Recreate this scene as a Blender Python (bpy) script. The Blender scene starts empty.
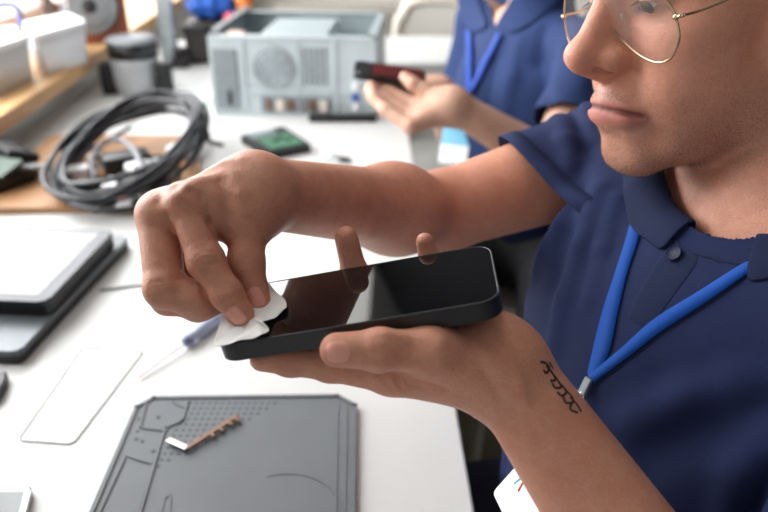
import bpy, bmesh, math, random
import numpy as np
from mathutils import Vector, Matrix, Euler
random.seed(7); np.random.seed(7)
SC = bpy.context.scene; COL = SC.collection
PI = math.pi
# ------------------------------------------------------------------ camera
CAM_Z, PITCH, FPX = 1.24, math.radians(26.9), 747.0
TABLE_Z = 0.74
SP, CP = math.sin(PITCH), math.cos(PITCH)
def W(px, py, d):
    """a point of the room d metres ahead of the lens on the line of sight (px, py)"""
    r, u = (px-384)/FPX*d, (256-py)/FPX*d
    return np.array([r, d*CP+u*SP, CAM_Z+u*CP-d*SP])
def T(px, py, z=TABLE_Z):
    """where the line of sight (px, py) meets the level z"""
    v = W(px, py, 1.0)-np.array([0, 0, CAM_Z])
    t = (z-CAM_Z)/v[2]
    return np.array([0, 0, CAM_Z])+v*t
def proj(p):
    x, y, z = p[0], p[1], p[2]-CAM_Z
    F = y*CP-z*SP; U = y*SP+z*CP
    return (384+FPX*x/F, 256-FPX*U/F, F)
# ------------------------------------------------------------------ implicit surfaces
def nrm(v): v = np.asarray(v, float); return v/np.linalg.norm(v)
class RC:        # tapered capsule
    def __init__(s, a, b, ra, rb, k=.008, op=1):
        s.a = np.asarray(a, float); s.b = np.asarray(b, float); s.ra, s.rb, s.k, s.op = ra, rb, k, op
        s.c = (s.a+s.b)/2; s.R = np.linalg.norm(s.b-s.a)/2+max(ra, rb)
        s.ab = s.b-s.a; s.l2 = max(float(s.ab@s.ab), 1e-12)
    def ev(s, P):
        q = P-s.a; t = np.clip(q@s.ab/s.l2, 0, 1)
        return np.linalg.norm(q-t[:, None]*s.ab, axis=1)-(s.ra+(s.rb-s.ra)*t)
class FC:        # tapered capsule of oval section: w wide, t thick along n
    def __init__(s, a, b, wa, ta, wb, tb, n, k=.01, op=1):
        s.a = np.asarray(a, float); s.b = np.asarray(b, float); s.p = (wa, ta, wb, tb); s.k, s.op = k, op
        s.ab = s.b-s.a; s.l2 = max(float(s.ab@s.ab), 1e-12)
        n = np.asarray(n, float); u = s.ab/math.sqrt(s.l2); n = n-u*(n@u); s.n = nrm(n)
        s.c = (s.a+s.b)/2; s.R = math.sqrt(s.l2)/2+max(s.p)
    def ev(s, P):
        q = P-s.a; t = np.clip(q@s.ab/s.l2, 0, 1); q = q-t[:, None]*s.ab
        wa, ta, wb, tb = s.p; w = wa+(wb-wa)*t; h = ta+(tb-ta)*t
        z = q@s.n; y2 = np.maximum((q*q).sum(1)-z*z, 0)
        k0 = np.sqrt(y2/w**2+z*z/h**2); k1 = np.sqrt(y2/w**4+z*z/h**4)
        return np.where(k0 < 1e-6, -np.minimum(w, h), k0*(k0-1)/np.maximum(k1, 1e-9))
class EL:        # ellipsoid; M columns are its axes
    def __init__(s, c, r, M=None, k=.01, op=1):
        s.c = np.asarray(c, float); s.r = np.asarray(r, float); s.M = np.eye(3) if M is None else np.asarray(M, float); s.k, s.op = k, op
        s.R = float(s.r.max())
    def ev(s, P):
        q = (P-s.c)@s.M
        k0 = np.sqrt(((q/s.r)**2).sum(1)); k1 = np.sqrt(((q/s.r**2)**2).sum(1))
        return np.where(k0 < 1e-6, -s.r.min(), k0*(k0-1)/np.maximum(k1, 1e-9))
class BP:        # raised (+) or sunk (-) line or dot laid on the surface
    op = 0
    def __init__(s, a, b, w, amp):
        s.a = np.asarray(a, float); s.b = np.asarray(b, float); s.w, s.amp = w, amp; s.k = 0
        s.ab = s.b-s.a; s.l2 = max(float(s.ab@s.ab), 1e-12)
        s.c = (s.a+s.b)/2; s.R = math.sqrt(s.l2)/2+w*2.6
    def ev(s, P):
        q = P-s.a; t = np.clip(q@s.ab/s.l2, 0, 1)
        r2 = ((q-t[:, None]*s.ab)**2).sum(1)
        return -s.amp*np.exp(-r2/s.w**2)
class GR:        # a limb of its own (a finger): blends wide at its root, narrow elsewhere
    op = 1
    def __init__(s, prims, root, r0, r1, k0, k1):
        s.prims, s.root, s.r0, s.r1, s.k0, s.k1 = prims, np.asarray(root, float), r0, r1, k0, k1
        cs = np.array([p.c for p in prims]); s.c = cs.mean(0)
        s.R = max(np.linalg.norm(p.c-s.c)+p.R for p in prims); s.k = k0
def smin(a, b, k):
    h = np.maximum(k-np.abs(a-b), 0)/np.maximum(k, 1e-9)
    return np.minimum(a, b)-h*h*k*.25
def smax(a, b, k): return -smin(-a, -b, k)
def sdf(prims, P, c=None, R=0.0):
    d = np.full(len(P), 1.0)
    for p in prims:
        if c is not None and np.linalg.norm(c-p.c)-p.R-R > p.k+.012: continue
        if isinstance(p, GR):
            e = sdf(p.prims, P, c, R)
            t = np.clip((np.linalg.norm(P-p.root, axis=1)-p.r0)/(p.r1-p.r0), 0, 1); t = t*t*(3-2*t)
            d = smin(d, e, p.k0+(p.k1-p.k0)*t)
        elif p.op == 0: d = d+p.ev(P)
        elif p.op > 0: d = smin(d, p.ev(P), p.k)
        else: d = smax(d, -p.ev(P), p.k)
    return d
def polygonise(prims, h, post=None, relax=2):
    """surface net of the implicit body; returns vertices, quads"""
    lo = np.min([p.c-p.R for p in prims], 0)-.02; hi = np.max([p.c+p.R for p in prims], 0)+.02
    B = 14; nb = np.ceil((hi-lo)/(h*B)).astype(int)
    rad = h*B*math.sqrt(3)/2+h
    F = lambda P, c, R: (sdf(prims, P, c, R) if post is None else post(P, sdf(prims, P, c, R)))
    g = np.arange(B+2); gx, gy, gz = np.meshgrid(g, g, g, indexing='ij')
    base = np.stack([gx, gy, gz], -1).reshape(-1, 3)
    n3 = (nb+2)*B
    key = lambda I: (I[..., 0].astype(np.int64)*n3[1]+I[..., 1])*n3[2]+I[..., 2]
    keys, pos, quads = [], [], []
    # only blocks whose centre may be near the surface
    cs = np.stack(np.meshgrid(*[np.arange(n) for n in nb], indexing='ij'), -1).reshape(-1, 3)
    cen = lo+(cs+.5)*B*h
    keep = np.zeros(len(cs), bool)
    flat = []
    for p in prims: flat += p.prims if isinstance(p, GR) else [p]
    for p in flat:
        if p.op > 0: keep |= np.linalg.norm(cen-p.c, axis=1) < p.R+rad+p.k
    cs, cen = cs[keep], cen[keep]
    for bi, c in zip(cs, cen):
        d0 = F(c[None], c, rad)[0]
        if abs(d0) > rad*1.7+.01: continue
        o = bi*B
        D = F(lo+(o+base)*h, c, rad).reshape(B+2, B+2, B+2)
        if D.min() > 0 or D.max() < 0: continue
        s = D < 0
        C = [D[i:i+B+1, j:j+B+1, k:k+B+1] for i in (0, 1) for j in (0, 1) for k in (0, 1)]
        nin = sum((q < 0).astype(np.int8) for q in C)
        act = (nin > 0) & (nin < 8); act[B:, :, :] = False; act[:, B:, :] = False; act[:, :, B:] = False
        ci = np.argwhere(act)
        if len(ci):
            v = np.stack([q[act] for q in C], 1)
            off = np.array([[i, j, k] for i in (0, 1) for j in (0, 1) for k in (0, 1)], float)
            acc = np.zeros((len(ci), 3)); cnt = np.zeros(len(ci))
            for a in range(8):
                for ax, st in ((0, 4), (1, 2), (2, 1)):
                    if a & st: continue
                    b = a | st; m = (v[:, a] < 0) != (v[:, b] < 0)
                    t = np.where(m, v[:, a]/np.where(m, v[:, a]-v[:, b], 1), 0)
                    pt = off[a]+t[:, None]*(off[b]-off[a])
                    acc += pt*m[:, None]; cnt += m
            keys.append(key(o+ci)); pos.append(lo+(o+ci+acc/cnt[:, None])*h)
        for ax in range(3):
            e = np.eye(3, dtype=int)[ax]
            s0 = s[:B, :B, :B]; s1 = s[e[0]:B+e[0], e[1]:B+e[1], e[2]:B+e[2]]
            for flip in (0, 1):
                m = (s0 & ~s1) if flip == 0 else (~s0 & s1)
                I = np.argwhere(m)
                if not len(I): continue
                I = I+o; u = np.eye(3, dtype=int)[(ax+1) % 3]; w = np.eye(3, dtype=int)[(ax+2) % 3]
                q = np.stack([key(I), key(I-u), key(I-u-w), key(I-w)], 1)
                quads.append(q if flip == 0 else q[:, ::-1])
    keys = np.concatenate(keys); pos = np.concatenate(pos); quads = np.concatenate(quads)
    o = np.argsort(keys); keys, pos = keys[o], pos[o]
    ix = np.searchsorted(keys, quads); ix = np.minimum(ix, len(keys)-1)
    quads = ix[(keys[ix] == quads).all(1)]
    for _ in range(relax):        # even out the net
        e = np.concatenate([quads[:, [0, 1]], quads[:, [1, 2]], quads[:, [2, 3]], quads[:, [3, 0]]])
        acc = np.zeros_like(pos); cnt = np.zeros(len(pos))
        for a, b in ((0, 1), (1, 0)):
            for k in range(3): acc[:, k] += np.bincount(e[:, a], pos[e[:, b], k], len(pos))
            cnt += np.bincount(e[:, a], minlength=len(pos))
        pos = pos+.5*(acc/np.maximum(cnt, 1)[:, None]-pos)
    return pos, quads
def np_mesh(name, V, Q, smooth=True):
    me = bpy.data.meshes.new(name)
    me.vertices.add(len(V)); me.vertices.foreach_set('co', np.asarray(V, np.float32).ravel())
    n = Q.shape[1]
    me.loops.add(Q.size); me.loops.foreach_set('vertex_index', Q.astype(np.int32).ravel())
    me.polygons.add(len(Q)); me.polygons.foreach_set('loop_start', np.arange(0, Q.size, n, dtype=np.int32))
    me.polygons.foreach_set('loop_total', np.full(len(Q), n, np.int32))
    me.polygons.foreach_set('use_smooth', np.full(len(Q), smooth, bool))
    me.update(calc_edges=True); me.validate()
    return me
def paint(me, name, rgba):
    a = me.color_attributes.new(name, 'FLOAT_COLOR', 'POINT')
    a.data.foreach_set('color', np.asarray(rgba, np.float32).ravel())
def spot(V, c, r): return np.exp(-((V-np.asarray(c))**2).sum(1)/r**2)
def seg(V, a, b, r):
    a = np.asarray(a); ab = np.asarray(b)-a; q = V-a; t = np.clip(q@ab/max(ab@ab, 1e-12), 0, 1)
    return np.exp(-((q-t[:, None]*ab)**2).sum(1)/r**2)
# ------------------------------------------------------------------ objects
def link(name, me, mat=None, parent=None):
    o = bpy.data.objects.new(name, me); COL.objects.link(o)
    if mat is not None:
        for m in (mat if isinstance(mat, (list, tuple)) else [mat]): me.materials.append(m)
    if parent is not None:
        o.parent = parent
        o.matrix_parent_inverse = Matrix.LocRotScale(parent.location, parent.rotation_euler, parent.scale).inverted() if parent.parent is None else Matrix()
    return o
def empty(name, loc, rz=0):
    o = bpy.data.objects.new(name, None); COL.objects.link(o); o.location = Vector(loc); o.rotation_euler.z = rz
    o.empty_display_size = .02
    return o
def tag(o, label=None, cat=None, group=None, kind=None):
    for k, v in (('label', label), ('category', cat), ('group', group), ('kind', kind)):
        if v: o[k] = v
    return o
class MB:
    """collects shapes into one mesh"""
    def __init__(s): s.bm = bmesh.new()
    def _fin(s, vs, M, mi=0):
        for v in vs: v.co = M @ v.co
        if mi:
            for f in {f for v in vs for f in v.link_faces}: f.material_index = mi
        return s
    def box(s, c, size, rot=None, bev=0, seg=2, mi=0):
        r = bmesh.ops.create_cube(s.bm, size=1)['verts']
        for v in r: v.co = Vector((v.co.x*size[0], v.co.y*size[1], v.co.z*size[2]))
        if bev:
            es = list({e for v in r for e in v.link_edges})
            g = bmesh.ops.bevel(s.bm, geom=es, offset=bev, segments=seg, affect='EDGES', profile=.5)
            r = list({v for f in g['faces'] for v in f.verts} | {v for v in r if v.is_valid})
        M = Matrix.Translation(Vector(c)) @ (rot if rot is not None else Matrix()).to_4x4()
        return s._fin(r, M, mi)
    def cyl(s, a, b, ra, rb=None, n=24, cap=True, mi=0):
        a, b = Vector(a), Vector(b); rb = ra if rb is None else rb
        r = bmesh.ops.create_cone(s.bm, cap_ends=cap, segments=n, radius1=ra, radius2=rb, depth=(b-a).length)['verts']
        q = (b-a).to_track_quat('Z', 'Y').to_matrix().to_4x4()
        return s._fin(r, Matrix.Translation((a+b)/2) @ q, mi)
    def sph(s, c, r, sc=(1, 1, 1), n=20, rot=None, mi=0):
        v = bmesh.ops.create_uvsphere(s.bm, u_segments=n, v_segments=n//2, radius=r)['verts']
        M = Matrix.Translation(Vector(c)) @ (rot if rot is not None else Matrix()).to_4x4() @ Matrix.Diagonal((*sc, 1))
        return s._fin(v, M, mi)
    def lathe(s, c, prof, n=40, rot=None, mi=0, closed=False):
        M = Matrix.Translation(Vector(c)) @ (rot if rot is not None else Matrix()).to_4x4()
        rings = []
        for (r, z) in prof:
            rings.append([s.bm.verts.new(M @ Vector((r*math.cos(2*PI*i/n), r*math.sin(2*PI*i/n), z))) for i in range(n)])
        for A, Bq in zip(rings, rings[1:]):
            for i in range(n):
                f = s.bm.faces.new((A[i], A[(i+1) % n], Bq[(i+1) % n], Bq[i])); f.material_index = mi; f.smooth = True
        for ring, fl in ((rings[0], True), (rings[-1], False)):
            if prof[0 if fl else -1][0] > 1e-5:
                f = s.bm.faces.new(ring[::-1] if fl else ring); f.material_index = mi
        return s
    def tube(s, pts, r, n=10, closed=False, mi=0):
        pts = [Vector(p) for p in pts]; N = len(pts); rad = r if hasattr(r, '__len__') else [r]*N
        rings = []; up = None
        for i, p in enumerate(pts):
            t = (pts[(i+1) % N]-pts[i-1]) if closed else (pts[min(i+1, N-1)]-pts[max(i-1, 0)])
            t = t.normalized() if t.length > 1e-9 else Vector((0, 0, 1))
            if up is None: up = Vector((0, 0, 1)) if abs(t.z) < .9 else Vector((1, 0, 0))
            x = up.cross(t)
            if x.length < 1e-6: x = Vector((1, 0, 0)).cross(t)
            x.normalize(); y = t.cross(x).normalized(); up = y
            rings.append([s.bm.verts.new(p+(x*math.cos(2*PI*j/n)+y*math.sin(2*PI*j/n))*rad[i]) for j in range(n)])
        for i in range(N if closed else N-1):
            A, Bq = rings[i], rings[(i+1) % N]
            for j in range(n):
                f = s.bm.faces.new((A[j], A[(j+1) % n], Bq[(j+1) % n], Bq[j])); f.smooth = True; f.material_index = mi
        if not closed:
            s.bm.faces.new(rings[0][::-1]).material_index = mi; s.bm.faces.new(rings[-1]).material_index = mi
        return s
    def prism(s, poly, z0, z1, M=None, mi=0, bev=0, seg=2):
        """upright solid over a plan outline"""
        M = M or Matrix()
        a = [s.bm.verts.new((x, y, z0)) for x, y in poly]; b = [s.bm.verts.new((x, y, z1)) for x, y in poly]; n = len(poly)
        fs = [s.bm.faces.new(a[::-1]), s.bm.faces.new(b)]
        for i in range(n): fs.append(s.bm.faces.new((a[i], a[(i+1) % n], b[(i+1) % n], b[i])))
        for f in fs: f.material_index = mi
        vs = a+b
        if bev:
            es = [e for e in fs[1].edges]
            g = bmesh.ops.bevel(s.bm, geom=es, offset=bev, segments=seg, affect='EDGES', profile=.5)
            vs = list({v for f in g['faces'] for v in f.verts} | {v for v in vs if v.is_valid})
        for v in vs: v.co = M @ v.co
        return s
    def faces(s, V, F, mi=0, smooth=False):
        vs = [s.bm.verts.new(v) for v in V]
        for f in F:
            q = s.bm.faces.new([vs[i] for i in f]); q.material_index = mi; q.smooth = smooth
        return s
    def grid(s, rows, mi=0, smooth=True, closed=False):
        R = [[s.bm.verts.new(p) for p in row] for row in rows]
        for A, Bq in zip(R, R[1:]):
            m = len(A)
            for j in range(m if closed else m-1):
                f = s.bm.faces.new((A[j], A[(j+1) % m], Bq[(j+1) % m], Bq[j])); f.smooth = smooth; f.material_index = mi
        return s
    def build(s, name, mat, parent=None, smooth=False, solid=0, sub=0):
        bmesh.ops.recalc_face_normals(s.bm, faces=s.bm.faces) if solid == 0 else None
        if smooth:
            for f in s.bm.faces: f.smooth = True
        me = bpy.data.meshes.new(name); s.bm.to_mesh(me); s.bm.free()
        if smooth == 'auto': me.set_sharp_from_angle(angle=math.radians(35))
        o = link(name, me, mat, parent)
        if solid:
            m = o.modifiers.new('thickness', 'SOLIDIFY'); m.thickness = solid; m.offset = 0
        if sub:
            m = o.modifiers.new('round', 'SUBSURF'); m.levels = sub; m.render_levels = sub
        return o
def rotz(a): return Matrix.Rotation(a, 3, 'Z')
def frame(x, y, z):     # rotation matrix with these columns
    return Matrix(((x[0], y[0], z[0]), (x[1], y[1], z[1]), (x[2], y[2], z[2])))
def rrect(w, h, r, n=6):
    pts = []
    for cx, cy, a0 in ((w/2-r, h/2-r, 0), (-w/2+r, h/2-r, 90), (-w/2+r, -h/2+r, 180), (w/2-r, -h/2+r, 270)):
        for i in range(n+1):
            a = math.radians(a0+90*i/n); pts.append((cx+r*math.cos(a), cy+r*math.sin(a)))
    return pts
def smooth_path(pts, n=8, closed=False):
    P = [np.asarray(p, float) for p in pts]; out = []; N = len(P)
    for i in range(N if closed else N-1):
        p0 = P[i-1] if (i > 0 or closed) else P[i]; p1 = P[i]; p2 = P[(i+1) % N]; p3 = P[(i+2) % N] if (closed or i+2 < N) else P[(i+1) % N]
        for j in range(n):
            t = j/n
            out.append(.5*((2*p1)+(-p0+p2)*t+(2*p0-5*p1+4*p2-p3)*t*t+(-p0+3*p1-3*p2+p3)*t**3))
    if not closed: out.append(P[-1])
    return out
# ------------------------------------------------------------------ materials
def srgb(r, g, b):
    return tuple((c/12.92 if c <= .04045 else ((c+.055)/1.055)**2.4) for c in (r/255, g/255, b/255))+(1,)
class NT:
    def __init__(s, name):
        s.m = bpy.data.materials.new(name); s.m.use_nodes = True; s.t = s.m.node_tree; s.b = s.t.nodes['Principled BSDF']
    def n(s, typ, **kw):
        q = s.t.nodes.new(typ)
        for k, v in kw.items():
            if k.startswith('i_'):
                nm = k[2:].replace('_', ' ')
                (q.inputs[nm] if nm in q.inputs else q.inputs[int(nm)]).default_value = v
            else: setattr(q, k, v)
        return q
    def l(s, a, b): s.t.links.new(a, b); return s
    def noise(s, scale, detail=4, rough=.55, coord='Object', stretch=None):
        c = s.n('ShaderNodeTexCoord'); nz = s.n('ShaderNodeTexNoise'); nz.inputs['Scale'].default_value = scale
        nz.inputs['Detail'].default_value = detail; nz.inputs['Roughness'].default_value = rough
        if stretch:
            mp = s.n('ShaderNodeMapping'); mp.inputs['Scale'].default_value = stretch
            s.l(c.outputs[coord], mp.inputs[0]); s.l(mp.outputs[0], nz.inputs[0])
        else: s.l(c.outputs[coord], nz.inputs[0])
        return nz.outputs[0]
    def ramp(s, fac, stops):
        r = s.n('ShaderNodeValToRGB'); e = r.color_ramp.elements
        while len(e) < len(stops): e.new(.5)
        for q, (p, c) in zip(e, stops): q.position = p; q.color = c
        s.l(fac, r.inputs[0]); return r.outputs[0]
    def mix(s, fac, a, b, mode='MIX'):
        m = s.n('ShaderNodeMix', data_type='RGBA', blend_type=mode)
        for sock, v in ((m.inputs[0], fac), (m.inputs[6], a), (m.inputs[7], b)):
            if hasattr(v, 'is_output'): s.l(v, sock)
            else: sock.default_value = v
        return m.outputs[2]
    def math(s, op, a, b=0.0, c=None):
        m = s.n('ShaderNodeMath', operation=op)
        for i, v in enumerate((a, b) if c is None else (a, b, c)):
            if hasattr(v, 'is_output'): s.l(v, m.inputs[i])
            else: m.inputs[i].default_value = v
        return m.outputs[0]
    def bump(s, h, strength=.3, dist=.001, prev=None):
        b = s.n('ShaderNodeBump'); b.inputs['Strength'].default_value = strength; b.inputs['Distance'].default_value = dist
        s.l(h, b.inputs['Height'])
        if prev is not None: s.l(prev, b.inputs['Normal'])
        s.l(b.outputs[0], s.b.inputs['Normal']); return b.outputs[0]
    def set(s, **kw):
        for k, v in kw.items():
            i = s.b.inputs[k.replace('_', ' ')]
            if hasattr(v, 'is_output'): s.l(v, i)
            else: i.default_value = v
        return s
def mat(name, col, rough=.5, metal=0, var=.08, scale=30, bump=0, bscale=200, **kw):
    """a plain surface with a little procedural unevenness of colour and grain"""
    t = NT(name); z = t.noise(scale)
    c2 = tuple(min(1, c*(1+var)) for c in col[:3])+(1,); c1 = tuple(c*(1-var) for c in col[:3])+(1,)
    t.set(Base_Color=t.ramp(z, [(.3, c1), (.7, c2)]), Roughness=rough, Metallic=metal)
    if bump: t.bump(t.noise(bscale), bump, .0006)
    t.set(**kw)
    return t.m
VOX = .0011
FILL_W, FILL_EMIT, WIN_W, SKY_L, SKY_R, EXPOSURE = 2.6, 2.5, 70, 3.4, .02, 0.10
FOCUS, FSTOP = .495, 5.0
COLLAR_GAP = (-.12, .82)
WRINKLES = [([(600, 190), (583, 245), (566, 300), (556, 345)], .010, .0045), ([(617, 200), (604, 250), (592, 300)], .008, .003), ([(588, 150), (575, 190), (566, 235), (556, 280)], .011, -.0045),
            ([(556, 118), (566, 140), (572, 165)], .008, .004), ([(570, 108), (580, 130), (586, 150)], .007, -.004), ([(582, 98), (592, 125)], .007, .0035), ([(543, 250), (532, 300), (528, 335)], .010, .0035),
            ([(640, 420), (690, 400), (740, 392), (768, 384)], .016, .004), ([(650, 455), (700, 430), (768, 402)], .018, -.007), ([(728, 512), (742, 470), (768, 430)], .012, .006), ([(748, 512), (768, 478)], .010, -.006),
            ([(610, 400), (660, 380), (700, 372)], .014, -.002), ([(520, 400), (510, 440), (505, 480)], .010, .004)]
TATTOO = [[(540, 362), (545, 363), (549, 368), (546, 373), (543, 370)], [(546, 366), (552, 373), (555, 380), (550, 381)], [(551, 372), (558, 381), (561, 387), (555, 388), (552, 383)], [(558, 382), (566, 391), (562, 396), (557, 392)],
          [(564, 389), (571, 396), (573, 402), (566, 403), (563, 397)], [(570, 397), (577, 405), (581, 412)], [(573, 401), (570, 409), (578, 413)], [(549, 362), (553, 369)]]

SKIN_LINES = [([(190, 192), (200, 199), (207, 209), (211, 222), (217, 238)], .0030, -.0028), ([(197, 199), (203, 208), (206, 219)], .0022, .0012),
              ([(196, 256), (203, 251), (212, 252)], .0014, -.0007), ([(197, 262), (205, 258), (215, 258)], .0012, -.0006), ([(201, 267), (209, 264), (218, 263)], .0013, -.0007), ([(193, 252), (200, 247), (207, 246)], .0013, -.0005),
              ([(216, 289), (223, 286), (231, 285)], .0011, -.0006), ([(218, 293), (226, 290), (233, 289)], .0011, -.0005), ([(214, 285), (222, 282)], .0010, -.0004),
              ([(236, 262), (246, 260), (258, 262)], .0013, -.0009), ([(236, 267), (247, 265), (259, 267)], .0012, -.0006), ([(238, 257), (248, 255), (258, 257)], .0012, -.0005),
              ([(205, 172), (222, 164), (240, 160)], .0040, .0010), ([(182, 190), (200, 180), (222, 172)], .0045, .0009), ([(160, 199), (176, 188), (200, 172)], .0040, -.0009), ([(222, 182), (228, 200), (232, 218)], .0035, -.0013), ([(232, 175), (240, 195), (246, 214)], .0045, .0012),
              ([(170, 190), (176, 196), (184, 199)], .0050, .0010), ([(146, 208), (152, 214)], .0060, .0008), ([(157, 204), (166, 216), (172, 230)], .0030, -.0008),
              ([(201, 285), (203, 293), (207, 300)], .0012, -.0010), ([(172, 277), (178, 279), (184, 278)], .0012, -.0009), ([(150, 284), (158, 281), (165, 283)], .0013, -.0006), ([(149, 290), (156, 287), (164, 288)], .0012, -.0005),
              ([(378, 338), (382, 350), (384, 362)], .0014, -.0008), ([(384, 338), (388, 350), (390, 362)], .0013, -.0008), ([(373, 340), (377, 352), (378, 362)], .0012, -.0006), ([(390, 340), (394, 352)], .0012, -.0005),
              ([(388, 372), (396, 380), (402, 388)], .0016, -.0012), ([(380, 374), (387, 382), (392, 389)], .0016, -.0012), ([(400, 376), (420, 381), (446, 389)], .0020, -.0016), ([(408, 384), (425, 388)], .0014, -.0009),
              ([(432, 335), (440, 345), (444, 352)], .0060, .0010), ([(400, 350), (415, 347), (426, 345)], .0060, -.0010), ([(460, 345), (490, 360), (520, 395)], .0060, .0010), ([(505, 350), (520, 385), (540, 430)], .0050, .0011), ([(475, 350), (486, 372), (498, 395)], .0035, -.0010),
              ([(322, 360), (326, 366), (327, 374)], .0012, -.0008), ([(343, 252), (348, 251), (354, 251)], .0012, -.0008)]
# ================================================================== materials
def skin_mat(name, base, dark=.0):
    t = NT(name); a = t.n('ShaderNodeVertexColor', layer_name='mask'); sp = t.n('ShaderNodeSeparateColor'); t.l(a.outputs[0], sp.inputs[0])
    red, stub, lip = sp.outputs[0], sp.outputs[1], sp.outputs[2]
    b = np.array(base[:3])
    c = t.ramp(t.noise(22, 5, .6), [(.28, tuple(b*np.array([.86, .76, .72]))+(1,)), (.5, tuple(b)+(1,)), (.70, tuple(np.minimum(b*np.array([1.06, 1.07, 1.08]), 1))+(1,))])
    c = t.mix(t.math('MULTIPLY', t.math('MULTIPLY', t.noise(260, 2), red), .9), c, tuple(b*np.array([.86, .52, .46]))+(1,))
    c = t.mix(t.ramp(t.noise(140, 5, .7), [(.42, (0, 0, 0, 1)), (.75, (.5, .5, .5, 1))]), c, tuple(b*np.array([.84, .66, .60]))+(1,))
    c = t.mix(t.ramp(t.noise(620, 3, .7), [(.45, (0, 0, 0, 1)), (.8, (.45, .45, .45, 1))]), c, tuple(b*np.array([.72, .60, .55]))+(1,))
    c = t.mix(lip, c, srgb(164, 96, 88)); c = t.mix(a.outputs[1], c, srgb(92, 46, 42))
    # follicles of a short beard
    v = t.n('ShaderNodeTexVoronoi'); v.inputs['Scale'].default_value = 900; co = t.n('ShaderNodeTexCoord'); t.l(co.outputs['Object'], v.inputs[0])
    dots = t.ramp(v.outputs['Distance'], [(.10, (1, 1, 1, 1)), (.42, (0, 0, 0, 1))])
    f = t.math('MULTIPLY', t.math('ADD', t.math('MULTIPLY', dots, .62), .30), stub)
    c = t.mix(f, c, srgb(66, 50, 42))
    rgh = t.ramp(t.noise(60, 3), [(.3, (.34, .34, .34, 1)), (.7, (.50, .50, .50, 1))]); t.set(Base_Color=c, Roughness=t.math('ADD', rgh, t.math('MULTIPLY', lip, .22)))
    t.set(Subsurface_Weight=.06, Subsurface_Radius=(.006, .002, .001), Subsurface_Scale=.4, Specular_IOR_Level=.42)
    n = t.bump(t.noise(1100, 3, .65), .45, .0006)
    n = t.bump(t.noise(190, 4, .6), .32, .0012, n)
    # fine creases of the skin
    w = t.n('ShaderNodeTexVoronoi', feature='DISTANCE_TO_EDGE'); w.inputs['Scale'].default_value = 420; t.l(co.outputs['Object'], w.inputs[0])
    t.bump(t.ramp(w.outputs['Distance'], [(0, (0, 0, 0, 1)), (.12, (1, 1, 1, 1))]), .35, .0004, n)
    return t.m
def knit_mat(name, col, scale=1500, rib=None, rough=.85):
    t = NT(name); b = np.array(col[:3])
    c = t.ramp(t.noise(9, 4, .6), [(.3, tuple(b*.86)+(1,)), (.7, tuple(b*1.14)+(1,))])
    c = t.mix(t.math('MULTIPLY', t.noise(900, 2), .25), c, tuple(np.minimum(b*1.9+.004, 1))+(1,))
    t.set(Base_Color=c, Roughness=rough, Sheen_Weight=.05, Sheen_Roughness=.5, Specular_IOR_Level=.15, Sheen_Tint=srgb(120, 140, 205))
    v = t.n('ShaderNodeTexVoronoi'); v.inputs['Scale'].default_value = scale; co = t.n('ShaderNodeTexCoord'); t.l(co.outputs['Object'], v.inputs[0])
    n = t.bump(v.outputs['Distance'], .35, .0006)
    t.bump(t.noise(70, 4, .6), .25, .002, n)
    return t.m
def ribbon_mat(name, col, scale=900):
    t = NT(name); b = np.array(col[:3])
    uv = t.n('ShaderNodeUVMap'); wv = t.n('ShaderNodeTexWave'); wv.inputs['Scale'].default_value = scale; wv.bands_direction = 'X'
    t.l(uv.outputs[0], wv.inputs[0])
    c = t.mix(t.math('MULTIPLY', wv.outputs['Fac'], .35), tuple(b)+(1,), tuple(np.minimum(b*1.5+.02, 1))+(1,))
    t.set(Base_Color=c, Roughness=.6, Specular_IOR_Level=.2); t.bump(wv.outputs['Fac'], .4, .0006)
    return t.m
M_SKIN = skin_mat('skin', srgb(215, 154, 128))
M_SKIN2 = skin_mat('fair_skin', srgb(216, 174, 152))
M_SHIRT = knit_mat('navy_knit', srgb(28, 37, 69)); M_RIB = knit_mat('navy_rib', srgb(25, 33, 60), 1100)
M_SHIRT2 = knit_mat('blue_knit', srgb(37, 52, 90))
M_TROUSER = knit_mat('black_twill', srgb(24, 27, 40), 1800)
M_HAIR = mat('dark_hair', srgb(52, 38, 30), .5, var=.3, scale=200)
M_NAIL = mat('nail', srgb(236, 166, 146), .38, var=.05, scale=300, Specular_IOR_Level=.6, Coat_Weight=.1)
M_LANYARD = ribbon_mat('blue_ribbon', srgb(6, 70, 156)); M_LANYARD2 = ribbon_mat('blue_webbing', srgb(20, 62, 150))
M_CHROME = mat('chrome', srgb(205, 205, 208), .18, 1, var=.04)
M_GOLD = mat('gold_wire', srgb(204, 186, 152), .2, 1, var=.05)
M_WHITE = mat('white_laminate', srgb(208, 209, 208), .38, var=.012, scale=5, bump=.05, bscale=700)
M_PAPER = mat('white_card', srgb(240, 241, 244), .5, var=.02)
M_BLACK = mat('black_plastic', srgb(22, 23, 25), .4, var=.15, scale=80, bump=.1, bscale=900)
M_BLACK2 = mat('black_rubber', srgb(30, 31, 34), .55, var=.15, scale=60)
M_GREY = mat('grey_plastic', srgb(120, 124, 128), .5, var=.06)
M_SILVER = mat('zinc_steel', srgb(186, 198, 202), .42, .35, var=.05, scale=18, bump=.08, bscale=300)
M_SILVER_D = mat('dull_steel', srgb(132, 142, 146), .5, .3, var=.08, scale=40)
M_MAT = mat('grey_silicone', srgb(98, 103, 108), .55, var=.05, scale=12, bump=.12, bscale=900)
M_PIT_SHADE = mat('pit_shade', srgb(72, 77, 82), .6, var=.05, scale=12)
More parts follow.
